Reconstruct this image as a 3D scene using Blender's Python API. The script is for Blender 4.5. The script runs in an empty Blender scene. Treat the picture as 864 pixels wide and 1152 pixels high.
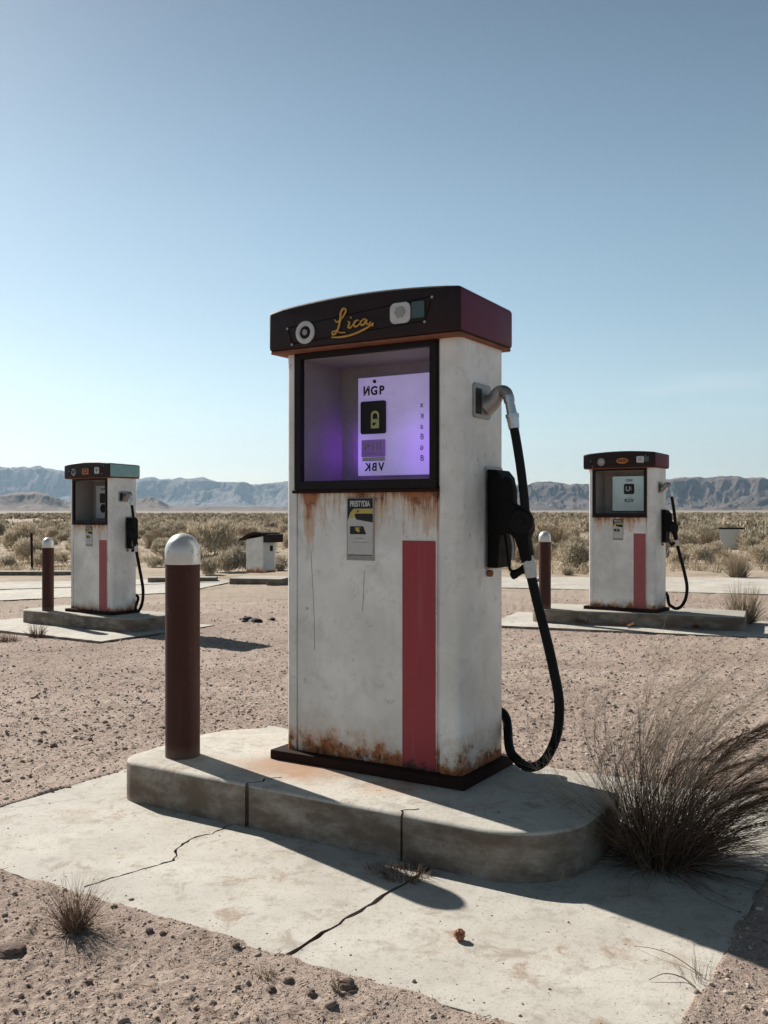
import bpy, bmesh, math, random
import numpy as np
from mathutils import Vector, Matrix
R = math.radians
random.seed(7); rng = np.random.default_rng(11)
S = bpy.context.scene
# ------------------------------------------------------------ camera, world, sun, exposure
CZ = 1.24; F = 1074.0; CX = 432.0; HY = 577.0          # camera height and photo geometry (864 px wide)
cam_d = bpy.data.cameras.new('camera'); cam = bpy.data.objects.new('camera', cam_d)
S.collection.objects.link(cam); S.camera = cam
cam.location = (0, 0, CZ); cam.rotation_euler = (R(90), 0, 0)
cam_d.sensor_fit = 'VERTICAL'; cam_d.sensor_height = 36; cam_d.lens = 36 * F / 1152
cam_d.shift_y = (HY - 576) / 1152
cam_d.clip_start = 0.05; cam_d.clip_end = 60000
SUN_EL = 35.0; SUN_DIR = (-0.68, 0.733)                # horizontal direction towards the sun
w = bpy.data.worlds.new('World'); S.world = w; w.use_nodes = True
nt = w.node_tree; bg = nt.nodes['Background']
sky = nt.nodes.new('ShaderNodeTexSky'); sky.sky_type = 'NISHITA'; sky.sun_disc = False
sky.sun_elevation = R(SUN_EL); sky.sun_rotation = math.atan2(SUN_DIR[0], SUN_DIR[1])
sky.altitude = 900; sky.air_density = 1.0; sky.dust_density = 1.0; sky.ozone_density = 1.0
hs = nt.nodes.new('ShaderNodeHueSaturation'); hs.inputs['Saturation'].default_value = 0.80; hs.inputs['Hue'].default_value = 0.482
nt.links.new(sky.outputs[0], hs.inputs['Color']); 
# sky lifted low down and dimmed overhead, shaped to darken flat shadows; faint horizon wisps
def wn(t, **kw):
    n_ = nt.nodes.new(t)
    for k_, v_ in kw.items(): setattr(n_, k_, v_)
    return n_
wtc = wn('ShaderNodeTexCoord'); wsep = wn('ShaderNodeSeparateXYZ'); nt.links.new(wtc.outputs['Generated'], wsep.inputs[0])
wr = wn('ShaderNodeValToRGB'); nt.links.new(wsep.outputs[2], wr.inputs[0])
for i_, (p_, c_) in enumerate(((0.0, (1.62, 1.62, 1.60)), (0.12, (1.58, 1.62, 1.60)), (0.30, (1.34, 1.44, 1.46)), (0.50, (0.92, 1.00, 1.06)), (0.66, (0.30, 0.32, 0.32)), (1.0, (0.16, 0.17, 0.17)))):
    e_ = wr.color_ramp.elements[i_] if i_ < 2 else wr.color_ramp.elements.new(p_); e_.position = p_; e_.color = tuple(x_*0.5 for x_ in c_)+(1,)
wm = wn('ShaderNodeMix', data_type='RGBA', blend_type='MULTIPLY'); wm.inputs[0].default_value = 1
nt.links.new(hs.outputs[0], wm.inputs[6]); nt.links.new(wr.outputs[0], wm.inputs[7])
wmap = wn('ShaderNodeMapping'); wmap.inputs['Scale'].default_value = (1, 1, 9); nt.links.new(wtc.outputs['Generated'], wmap.inputs[0])
wno = wn('ShaderNodeTexNoise'); wno.inputs['Scale'].default_value = 2.6; wno.inputs['Detail'].default_value = 7; nt.links.new(wmap.outputs[0], wno.inputs['Vector'])
w1 = wn('ShaderNodeMapRange', interpolation_type='SMOOTHSTEP'); w1.inputs[1].default_value = 0.50; w1.inputs[2].default_value = 0.85; w1.inputs[4].default_value = 0.55; nt.links.new(wno.outputs[0], w1.inputs[0])
w2 = wn('ShaderNodeMapRange', interpolation_type='SMOOTHSTEP'); w2.inputs[1].default_value = 0.30; w2.inputs[2].default_value = 0.02; nt.links.new(wsep.outputs[2], w2.inputs[0])
w3 = wn('ShaderNodeMath', operation='MULTIPLY'); nt.links.new(w1.outputs[0], w3.inputs[0]); nt.links.new(w2.outputs[0], w3.inputs[1])
wc = wn('ShaderNodeMix', data_type='RGBA', blend_type='MIX'); nt.links.new(w3.outputs[0], wc.inputs[0]); nt.links.new(wm.outputs[2], wc.inputs[6]); wc.inputs[7].default_value = (6.6, 7.0, 7.1, 1)
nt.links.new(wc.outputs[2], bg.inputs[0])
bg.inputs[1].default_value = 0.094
sd = bpy.data.lights.new('sun', 'SUN'); sun = bpy.data.objects.new('sun', sd); S.collection.objects.link(sun)
sd.energy = 5.0; sd.angle = R(0.53); sd.color = (1.0, 0.95, 0.87)
ce = math.cos(R(SUN_EL))
sun.rotation_euler = Vector((SUN_DIR[0]*ce, SUN_DIR[1]*ce, math.sin(R(SUN_EL)))).to_track_quat('Z', 'Y').to_euler()
S.view_settings.view_transform = 'Standard'; S.view_settings.look = 'None'
S.view_settings.exposure = 0.60; S.view_settings.gamma = 1.0
S.cycles.max_bounces = 6; S.cycles.volume_bounces = 0; S.cycles.transparent_max_bounces = 12

# ------------------------------------------------------------ helpers
COL = S.collection
def link_mesh(name, me, mat=None, parent=None, loc=None, rot=0.0):
    o = bpy.data.objects.new(name, me); COL.objects.link(o)
    if mat is not None:
        me.materials.clear(); me.materials.append(mat)
    if parent is not None: o.parent = parent
    if loc is not None: o.location = loc
    if rot: o.rotation_euler = (0, 0, rot)
    return o
def obj(name, bm, mat=None, parent=None, loc=None, rot=0.0, smooth=None):
    me = bpy.data.meshes.new(name)
    bmesh.ops.recalc_face_normals(bm, faces=bm.faces[:])
    bm.to_mesh(me); bm.free()
    if smooth is not None: shade(me, smooth)
    return link_mesh(name, me, mat, parent, loc, rot)
def shade(me, ang=35):
    me.polygons.foreach_set('use_smooth', [True]*len(me.polygons))
    try: me.set_sharp_from_angle(angle=R(ang))
    except Exception: pass
def np_obj(name, V, Fc, mat=None, smooth=False, parent=None, tint=None):
    V = np.asarray(V, dtype=np.float32); Fc = np.asarray(Fc, dtype=np.int32); k = Fc.shape[1]
    me = bpy.data.meshes.new(name)
    me.vertices.add(len(V)); me.vertices.foreach_set('co', V.ravel())
    me.loops.add(Fc.size); me.loops.foreach_set('vertex_index', Fc.ravel())
    me.polygons.add(len(Fc)); me.polygons.foreach_set('loop_start', np.arange(0, Fc.size, k, dtype=np.int32))
    me.polygons.foreach_set('loop_total', np.full(len(Fc), k, dtype=np.int32))
    if smooth: me.polygons.foreach_set('use_smooth', np.ones(len(Fc), dtype=bool))
    me.update(calc_edges=True)
    if tint is not None:
        at = me.attributes.new('tint', 'FLOAT', 'POINT'); at.data.foreach_set('value', np.asarray(tint, dtype=np.float32))
    return link_mesh(name, me, mat, parent)
def tag(o, label=None, cat=None, group=None, kind=None):
    if label: o['label'] = label
    if cat: o['category'] = cat
    if group: o['group'] = group
    if kind: o['kind'] = kind
    return o
def empty(name, loc, rot, label, cat, group=None):
    o = bpy.data.objects.new(name, None); COL.objects.link(o); o.location = loc; o.rotation_euler = (0, 0, rot)
    o.empty_display_size = 0.1
    return tag(o, label, cat, group)
def add_box(bm, x0, x1, y0, y1, z0, z1, bev=0.0, seg=2):
    b2 = bmesh.new()
    r = bmesh.ops.create_cube(b2, size=1.0)
    for v in b2.verts:
        v.co = Vector(((x0+x1)/2 + v.co.x*(x1-x0), (y0+y1)/2 + v.co.y*(y1-y0), (z0+z1)/2 + v.co.z*(z1-z0)))
    if bev > 0: bmesh.ops.bevel(b2, geom=b2.edges[:], offset=bev, segments=seg, affect='EDGES', profile=0.6)
    merge(bm, b2)
def merge(bm, b2, M=None):
    me = bpy.data.meshes.new('tmp'); b2.to_mesh(me); b2.free()
    if M is not None: me.transform(M)
    bm.from_mesh(me); bpy.data.meshes.remove(me)
def add_prism(bm, pts, axis, d0, d1, bev=0.0):
    """extrude a 2D outline. axis 'z': pts are (x,y); axis 'y': pts are (x,z); axis 'x': pts are (y,z)"""
    b2 = bmesh.new()
    def P(p, d):
        return {'z': (p[0], p[1], d), 'y': (p[0], d, p[1]), 'x': (d, p[0], p[1])}[axis]
    A = [b2.verts.new(P(p, d0)) for p in pts]; B = [b2.verts.new(P(p, d1)) for p in pts]
    n = len(pts)
    b2.faces.new(A); b2.faces.new(B[::-1])
    for i in range(n): b2.faces.new((A[i], B[i], B[(i+1) % n], A[(i+1) % n]))
    bmesh.ops.recalc_face_normals(b2, faces=b2.faces[:])
    if bev > 0:
        es = [e for e in b2.edges if len(e.link_faces) == 2 and e.calc_face_angle(0) > R(50)]
        bmesh.ops.bevel(b2, geom=es, offset=bev, segments=2, affect='EDGES', profile=0.6)
    merge(bm, b2)
def rrect(x0, x1, y0, y1, r, n=8):
    """rounded rectangle, r = (front-left, front-right, back-right, back-left)"""
    if not isinstance(r, (tuple, list)): r = (r,)*4
    out = []
    for (cx, cy, rr, a0) in ((x0+r[0], y0+r[0], r[0], 180), (x1-r[1], y0+r[1], r[1], 270), (x1-r[2], y1-r[2], r[2], 0), (x0+r[3], y1-r[3], r[3], 90)):
        if rr <= 1e-6: out.append((cx, cy)); continue
        for i in range(n+1):
            t = R(a0 + 90*i/n); out.append((cx+rr*math.cos(t), cy+rr*math.sin(t)))
    return out
def crom(pts, n=8):
    P = [Vector(p) for p in pts]; P = [P[0]*2-P[1]] + P + [P[-1]*2-P[-2]]; out = []
    for i in range(1, len(P)-2):
        for k in range(n):
            t = k/n; a, b, c, d = P[i-1], P[i], P[i+1], P[i+2]
            out.append(0.5*((2*b)+(c-a)*t+(2*a-5*b+4*c-d)*t*t+(3*b-a-3*c+d)*t**3))
    out.append(P[-2].copy()); return out
def add_tube(bm, pts, rad, seg=10, close=True):
    P = [Vector(p) for p in pts]; n = len(P)
    if not hasattr(rad, '__len__'): rad = [rad]*n
    T = [(P[min(i+1, n-1)]-P[max(i-1, 0)]).normalized() for i in range(n)]
    up = Vector((0, 0, 1)) if abs(T[0].z) < 0.9 else Vector((1, 0, 0))
    u = T[0].cross(up).normalized(); rings = []
    for i in range(n):
        u = (u - T[i]*u.dot(T[i])).normalized(); v = T[i].cross(u)
        rings.append([bm.verts.new(P[i]+(u*math.cos(2*math.pi*k/seg)+v*math.sin(2*math.pi*k/seg))*rad[i]) for k in range(seg)])
    for i in range(n-1):
        for k in range(seg): bm.faces.new((rings[i][k], rings[i][(k+1) % seg], rings[i+1][(k+1) % seg], rings[i+1][k]))
    if close: bm.faces.new(rings[0][::-1]); bm.faces.new(rings[-1])
def add_lathe(bm, prof, seg=40, M=None):
    b2 = bmesh.new(); rings = []
    for (r, z) in prof:
        rings.append([b2.verts.new((r*math.cos(2*math.pi*k/seg), r*math.sin(2*math.pi*k/seg), z)) for k in range(seg)] if r > 1e-6 else [b2.verts.new((0, 0, z))])
    for a, b in zip(rings[:-1], rings[1:]):
        for k in range(seg):
            q = [a[k % len(a)], a[(k+1) % len(a)], b[(k+1) % len(b)], b[k % len(b)]]
            q = list(dict.fromkeys(q))
            if len(q) > 2: b2.faces.new(q)
    for r_, rev in ((rings[0], True), (rings[-1], False)):
        if len(r_) > 1: b2.faces.new(r_[::-1] if rev else r_)
    merge(bm, b2, M)
def disc_y(bm, x, y, z, r0, d, seg=32, prof=None):
    """a round boss whose axis is -y, starting at the plane y, standing d proud"""
    M = Matrix.Translation((x, y, z)) @ Matrix.Rotation(R(90), 4, 'X')
    add_lathe(bm, prof or [(r0, 0), (r0, d*0.7), (r0*0.9, d), (0, d)], seg, M)
def text_mesh(s, size, depth=0.0008, bold=0.0):
    cu = bpy.data.curves.new('t', 'FONT'); cu.body = s; cu.size = size; cu.extrude = depth; cu.offset = bold
    cu.align_x = 'CENTER'; cu.align_y = 'CENTER'
    o = bpy.data.objects.new('t', cu); COL.objects.link(o)
    dg = bpy.context.evaluated_depsgraph_get(); dg.update()
    me = bpy.data.meshes.new_from_object(o.evaluated_get(dg))
    bpy.data.objects.remove(o); bpy.data.curves.remove(cu); me.materials.clear()
    return me
def add_text(bm, s, x, y, z, size, sx=1.0, sz=1.0, mirror=False, bold=0.0):
    """lettering standing upright in the xz plane, facing -y"""
    me = text_mesh(s, size, bold=bold)
    M = Matrix.Translation((x, y, z)) @ Matrix.Diagonal((-sx if mirror else sx, 1, sz, 1)) @ Matrix.Rotation(R(90), 4, 'X')
    me.transform(M)
    if mirror: me.flip_normals()
    bm.from_mesh(me); bpy.data.meshes.remove(me)
def boolean(o, cutter_bm, keep_smooth=None):
    me = bpy.data.meshes.new('cut'); bmesh.ops.recalc_face_normals(cutter_bm, faces=cutter_bm.faces[:]); cutter_bm.to_mesh(me); cutter_bm.free()
    c = bpy.data.objects.new('cut', me); COL.objects.link(c); 
    if o.parent is None: c.location = o.location; c.rotation_euler = o.rotation_euler
    par = o.parent; o.parent = None
    m = o.modifiers.new('b', 'BOOLEAN'); m.object = c; m.solver = 'EXACT'; m.operation = 'DIFFERENCE'
    dg = bpy.context.evaluated_depsgraph_get(); dg.update()
    nm = bpy.data.meshes.new_from_object(o.evaluated_get(dg)); o.modifiers.clear(); o.data = nm
    bpy.data.objects.remove(c); o.parent = par
    if keep_smooth: shade(nm, keep_smooth)
# numpy value noise
_perm = rng.random((256, 256)).astype(np.float32)
def vn(x, y):
    xi = np.floor(x).astype(np.int64); yi = np.floor(y).astype(np.int64); fx = x-xi; fy = y-yi
    fx = fx*fx*(3-2*fx); fy = fy*fy*(3-2*fy)
    a = _perm[xi & 255, yi & 255]; b = _perm[(xi+1) & 255, yi & 255]; c = _perm[xi & 255, (yi+1) & 255]; d = _perm[(xi+1) & 255, (yi+1) & 255]
    return (a*(1-fx)+b*fx)*(1-fy)+(c*(1-fx)+d*fx)*fy
def fbm(x, y, o=4, ridged=False):
    s = 0; a = 0.5; t = 0
    for i in range(o):
        n = vn(x+17.3*i, y+9.1*i)
        if ridged: n = 1-np.abs(2*n-1)
        s = s+a*n; t += a; a *= 0.5; x = x*2.03; y = y*2.03
    return s/t
def sstep(a, b, x):
    t = np.clip((x-a)/(b-a), 0, 1); return t*t*(3-2*t)

# ------------------------------------------------------------ materials
class NM:
    def __init__(s, name, rough=0.7, metal=0.0, spec=0.4):
        s.mat = bpy.data.materials.new(name); s.mat.use_nodes = True; s.t = s.mat.node_tree; s.p = s.t.nodes['Principled BSDF']
        s.p.inputs['Roughness'].default_value = rough; s.p.inputs['Metallic'].default_value = metal
        s.p.inputs['Specular IOR Level'].default_value = spec; s.tc = None
    def set(s, k, v):
        if hasattr(v, 'is_linked'): s.t.links.new(v, s.p.inputs[k])
        else: s.p.inputs[k].default_value = v
    def _in(s, n, i, v):
        if v is None: return
        if hasattr(v, 'is_linked'): s.t.links.new(v, n.inputs[i])
        else: n.inputs[i].default_value = v
    def co(s, kind='Object'):
        if s.tc is None: s.tc = s.t.nodes.new('ShaderNodeTexCoord')
        return s.tc.outputs[kind]
    def pos(s): return s.t.nodes.new('ShaderNodeNewGeometry').outputs['Position']
    def scale(s, v, sc, loc=(0, 0, 0)):
        n = s.t.nodes.new('ShaderNodeMapping'); s._in(n, 0, v); n.inputs['Scale'].default_value = sc; n.inputs['Location'].default_value = loc; return n.outputs[0]
    def sep(s, v):
        n = s.t.nodes.new('ShaderNodeSeparateXYZ'); s._in(n, 0, v); return n.outputs
    def noise(s, v, sc, det=4, rough=0.55, dist=0.0):
        n = s.t.nodes.new('ShaderNodeTexNoise'); s._in(n, 'Vector', v); n.inputs['Scale'].default_value = sc
        n.inputs['Detail'].default_value = det; n.inputs['Roughness'].default_value = rough; n.inputs['Distortion'].default_value = dist; return n.outputs[0]
    def voro(s, v, sc, feat='F1', out=0):
        n = s.t.nodes.new('ShaderNodeTexVoronoi'); s._in(n, 'Vector', v); n.inputs['Scale'].default_value = sc; n.feature = feat; return n.outputs[out]
    def m(s, op, a, b=None, c=None, clamp=False):
        n = s.t.nodes.new('ShaderNodeMath'); n.operation = op; n.use_clamp = clamp
        s._in(n, 0, a); s._in(n, 1, b); s._in(n, 2, c); return n.outputs[0]
    def ss(s, v, a, b, lo=0.0, hi=1.0):
        n = s.t.nodes.new('ShaderNodeMapRange'); n.interpolation_type = 'SMOOTHSTEP'; s._in(n, 0, v)
        n.inputs[1].default_value = a; n.inputs[2].default_value = b; n.inputs[3].default_value = lo; n.inputs[4].default_value = hi; return n.outputs[0]
    def mix(s, f, a, b, blend='MIX'):
        n = s.t.nodes.new('ShaderNodeMix'); n.data_type = 'RGBA'; n.blend_type = blend
        for i, v in ((0, f), (6, a), (7, b)):
            if isinstance(v, tuple) and len(v) == 3: v = (*v, 1)
            s._in(n, i, v)
        return n.outputs[2]
    def bump(s, h, st=0.3, dist=0.01):
        n = s.t.nodes.new('ShaderNodeBump'); n.inputs['Strength'].default_value = st; n.inputs['Distance'].default_value = dist
        s._in(n, 'Height', h); s.t.links.new(n.outputs[0], s.p.inputs['Normal'])
    def attr(s, name):
        n = s.t.nodes.new('ShaderNodeAttribute'); n.attribute_name = name; return n.outputs['Fac']
    def rnd(s): return s.t.nodes.new('ShaderNodeObjectInfo').outputs['Random']

RUST_D = (0.055, 0.022, 0.014); RUST_O = (0.36, 0.13, 0.045)
def mat_plain(name, col, rough=0.6, metal=0.0, var=0.25, sc=12, bump=0.1, spec=0.4):
    k = NM(name, rough, metal, spec); v = k.co(); n = k.noise(v, sc, 5, 0.6)
    dk = tuple(c*(1-var) for c in col); lt = tuple(min(1, c*(1+var)) for c in col)
    k.set('Base Color', k.mix(n, dk, lt)); k.set('Roughness', k.ss(n, 0.2, 0.8, rough-0.08, min(1, rough+0.12)))
    if bump: k.bump(k.noise(v, sc*5, 3), bump, 0.004)
    return k.mat
def mat_enamel(name, seed, window=True, x0=-0.36, x1=0.33, heavy=1.0):
    """weathered white enamel; coordinates are pump-local metres"""
    k = NM(name, 0.42, 0, 0.45); v = k.scale(k.co(), (1, 1, 1), (seed*3.1, seed, seed*7)); raw = k.sep(k.co())
    n1 = k.noise(v, 3.2, 6, 0.6); n2 = k.noise(v, 22, 5, 0.65); st = k.noise(k.scale(v, (34, 34, 1.6)), 1.0, 4, 0.6)
    base = k.mix(k.ss(n1, 0.28, 0.72), (0.60, 0.585, 0.555), (0.82, 0.81, 0.78)); base = k.mix(k.ss(k.noise(v, 9, 6, 0.72, 0.5), 0.5, 0.72, 0, 0.45), base, (0.45, 0.43, 0.39))
    base = k.mix(k.ss(st, 0.55, 0.8, 0, 0.18), base, (0.42, 0.40, 0.37))
    base = k.mix(k.ss(n2, 0.60, 0.74, 0, 0.5), base, (0.36, 0.34, 0.31))
    # chips
    chip = k.ss(k.noise(v, 55, 3, 0.7), 0.70, 0.73)
    chip = k.m('MULTIPLY', chip, k.ss(k.noise(v, 4.5, 2), 0.50, 0.62))
    base = k.mix(chip, base, (0.10, 0.075, 0.06)); chip2 = k.m('MULTIPLY', k.ss(k.noise(k.scale(v, (1, 1, 0.6), (5, 5, 5)), 28, 6, 0.75), 0.64, 0.69), k.ss(k.noise(v, 3.1, 3), 0.47, 0.60)); base = k.mix(k.m('MULTIPLY', chip2, 0.75), base, (0.27, 0.20, 0.15))
    # rust rising from the foot
    n3 = k.noise(k.scale(v, (1.0, 1.0, 0.9)), 9, 7, 0.72)
    wob = k.m('MULTIPLY', k.m('SUBTRACT', n3, 0.5), 0.42*heavy)
    lim = k.m('ADD', wob, 0.088*heavy)
    foot = k.ss(k.m('SUBTRACT', lim, raw[2]), -0.035, 0.03)
    halo = k.ss(k.m('SUBTRACT', lim, raw[2]), -0.10, 0.0, 0, 0.6)
    rustc = k.mix(k.ss(k.noise(v, 26, 5, 0.7), 0.44, 0.66), RUST_O, RUST_D)
    base = k.mix(halo, base, (0.50, 0.34, 0.21)); 
    base = k.mix(foot, base, rustc)
    if window:
        dz = k.m('SUBTRACT', 1.175, raw[2])                    # metres below the window sill
        s2 = k.noise(k.scale(v, (15, 8, 1.6)), 1.0, 5, 0.7); n4 = k.noise(v, 17, 6, 0.7)
        lim2 = k.m('ADD', k.m('MULTIPLY', k.m('SUBTRACT', s2, 0.41), 0.60*heavy), k.m('MULTIPLY', k.m('SUBTRACT', n4, 0.5), 0.16))
        on = k.m('MULTIPLY', k.ss(dz, -0.005, 0.0), k.m('MULTIPLY', k.ss(raw[0], x0-0.01, x0+0.01), k.ss(raw[0], x1+0.01, x1-0.01)))
        on = k.m('MULTIPLY', on, k.ss(raw[1], -0.16, -0.17))
        r2 = k.ss(k.m('SUBTRACT', lim2, dz), -0.03, 0.05); h2 = k.ss(k.m('SUBTRACT', k.m('MULTIPLY', lim2, 1.6), dz), -0.12, 0.03, 0, 0.75)
        base = k.mix(k.m('MULTIPLY', h2, on), base, (0.52, 0.33, 0.19))
        base = k.mix(k.m('MULTIPLY', r2, on), base, rustc)
    k.set('Base Color', base)
    rr = k.m('ADD', k.m('MULTIPLY', foot, 0.4), k.ss(n2, 0.3, 0.8, 0.38, 0.6)); k.set('Roughness', rr)
    k.bump(k.m('ADD', k.m('MULTIPLY', k.noise(v, 60, 4), 0.5), k.m('MULTIPLY', n1, 1.5)), 0.22, 0.006)
    return k.mat
def mat_concrete(name, a=(0.45, 0.415, 0.365), b=(0.585, 0.55, 0.49), stains=None):
    k = NM(name, 0.88, 0, 0.25); v = k.co(); p = k.pos()
    n1 = k.noise(p, 1.7, 7, 0.62); n2 = k.noise(p, 9, 6, 0.7); n3 = k.noise(p, 90, 4, 0.7)
    base = k.mix(k.ss(n1, 0.3, 0.7), a, b)
    base = k.mix(k.ss(n2, 0.50, 0.68, 0, 0.75), base, (0.33, 0.295, 0.25)); base = k.mix(k.ss(k.noise(p, 26, 6, 0.8), 0.53, 0.66, 0, 0.5), base, (0.30, 0.26, 0.21))
    base = k.mix(k.ss(k.noise(k.scale(p, (1, 1, 1), (4, 7, 0)), 2.4, 6, 0.7), 0.56, 0.68, 0, 0.55), base, (0.37, 0.29, 0.225))
    base = k.mix(k.ss(k.noise(k.scale(p, (1, 1, 1), (1, 3, 0)), 5.5, 7, 0.75, 0.8), 0.55, 0.66, 0, 0.9), base, (0.34, 0.285, 0.23))
    base = k.mix(k.ss(k.noise(k.scale(p, (1, 1, 1), (9, 2, 0)), 3.1, 7, 0.75, 0.4), 0.57, 0.68, 0, 0.8), base, (0.30, 0.20, 0.14))
    base = k.mix(k.ss(k.noise(p, 0.9, 5, 0.6), 0.42, 0.6, 0, 0.30), base, (0.40, 0.385, 0.35))
    base = k.mix(k.ss(n3, 0.55, 0.70, 0, 0.7), base, (0.22, 0.19, 0.16))
    base = k.mix(k.ss(k.noise(p, 38, 3, 0.6), 0.68, 0.72), base, (0.15, 0.11, 0.09))
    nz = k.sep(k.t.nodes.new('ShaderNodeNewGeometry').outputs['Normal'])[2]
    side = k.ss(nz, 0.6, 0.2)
    shade_mottle = k.noise(k.scale(p, (3, 3, 7)), 1.6, 6, 0.65)
    base = k.mix(k.m('MULTIPLY', side, k.ss(shade_mottle, 0.3, 0.62, 0.5, 0.95)), base, (0.125, 0.092, 0.068))  # upright faces darkened in the colour for their shade, mottled by noise
    for (x, y, r, amt) in (stains or []):
        d = k.t.nodes.new('ShaderNodeVectorMath'); d.operation = 'DISTANCE'; k._in(d, 0, p); d.inputs[1].default_value = (x, y, 0.17)
        dd = k.m('ADD', d.outputs['Value'], k.m('MULTIPLY', k.m('SUBTRACT', n2, 0.5), r*1.6))
        base = k.mix(k.ss(dd, r, r*0.25, 0, amt), base, (0.40, 0.21, 0.11))
    k.set('Base Color', base)
    hh = k.m('ADD', k.m('MULTIPLY', n2, 0.8), k.m('MULTIPLY', n3, 0.25)); k.bump(hh, 0.5, 0.006)
    return k.mat
# ground: gravelly desert soil turning to sandy scrub farther out
def mat_ground():
    k = NM('desert_soil', 0.95, 0, 0.15); p = k.pos(); s = k.sep(p)
    n1 = k.noise(p, 0.55, 6, 0.6); n2 = k.noise(p, 7, 6, 0.7); n3 = k.noise(p, 60, 5, 0.75); n4 = k.noise(p, 230, 2, 0.6)
    near = k.mix(k.ss(n1, 0.3, 0.7), (0.30, 0.222, 0.186), (0.44, 0.35, 0.298))
    near = k.mix(k.ss(n2, 0.5, 0.7, 0, 0.55), near, (0.19, 0.135, 0.105))
    near = k.mix(k.ss(n3, 0.44, 0.72, 0, 0.75), near, (0.47, 0.385, 0.31))
    near = k.mix(k.ss(n3, 0.47, 0.33, 0, 0.9), near, (0.12, 0.08, 0.065))
    near = k.mix(k.ss(n4, 0.58, 0.68, 0, 0.7), near, (0.56, 0.48, 0.415)); near = k.mix(k.ss(n4, 0.42, 0.32, 0, 0.75), near, (0.10, 0.068, 0.055))
    near = k.mix(k.ss(k.noise(p, 24, 5, 0.75), 0.56, 0.68, 0, 0.7), near, (0.16, 0.108, 0.086))
    f1 = k.noise(p, 0.33, 5, 0.6); f2 = k.noise(p, 1.3, 4, 0.6)
    far = k.mix(k.ss(f1, 0.3, 0.7), (0.33, 0.26, 0.195), (0.44, 0.36, 0.28))
    far = k.mix(k.ss(f2, 0.5, 0.62, 0, 0.6), far, (0.23, 0.205, 0.14))
    vfar = k.mix(k.noise(k.scale(p, (1, 0.35, 1)), 0.012, 8, 0.75), (0.18, 0.15, 0.115), (0.42, 0.33, 0.26))
    d = s[1]
    base = k.mix(k.ss(d, 13, 22), near, far); base = k.mix(k.ss(d, 250, 900), base, vfar)
    base = k.mix(k.ss(k.noise(k.scale(p, (0.35, 1.3, 1)), 0.8, 5, 0.65, 0.6), 0.52, 0.70, 0, 0.35), base, (0.52, 0.43, 0.36)); base = k.mix(k.ss(k.noise(k.scale(p, (0.4, 1.2, 1), (3, 8, 0)), 1.3, 6, 0.7, 0.6), 0.54, 0.70, 0, 0.45), base, (0.17, 0.12, 0.095))
    k.set('Base Color', base)
    k.bump(k.m('ADD', k.m('MULTIPLY', n2, 0.6), k.m('ADD', k.m('MULTIPLY', n3, 0.5), k.m('MULTIPLY', n4, 0.18))), 0.75, 0.02)
    return k.mat
def mat_rock(name, a, b, sc, tal=0.85, talc=(0.36, 0.29, 0.24)):
    k = NM(name, 0.95, 0, 0.1); p = k.pos(); n = k.noise(p, sc, 8, 0.7); s = k.noise(k.scale(p, (1, 1, 6)), sc*0.7, 6, 0.7)
    c = k.mix(k.ss(n, 0.3, 0.7), a, b); c = k.mix(k.ss(s, 0.5, 0.7, 0, 0.5), c, tuple(x*0.5 for x in a)); nz = k.sep(k.t.nodes.new('ShaderNodeNewGeometry').outputs['Normal'])[2]
    c = k.mix(k.ss(nz, 0.80, 0.93, 0, tal), c, talc); k.set('Base Color', c)
    k.bump(n, 0.8, 2.0/sc*0.02)
    return k.mat
def mat_veg(name, dark, light, extra=None, thin=0.0):
    k = NM(name, 0.85, 0, 0.15); t = k.attr('tint'); c = k.mix(t, dark, light)
    if extra: c = k.mix(k.ss(k.rnd(), 0.35, 0.9, 0, 0.8), c, extra)
    k.set('Base Color', c)
    if thin:
        tr = k.t.nodes.new('ShaderNodeBsdfTranslucent'); k.t.links.new(c, tr.inputs[0]); mx = k.t.nodes.new('ShaderNodeMixShader'); mx.inputs[0].default_value = thin
        out = k.t.nodes['Material Output']; k.t.links.new(k.p.outputs[0], mx.inputs[1]); k.t.links.new(tr.outputs[0], mx.inputs[2]); k.t.links.new(mx.outputs[0], out.inputs[0])
    return k.mat
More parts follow.
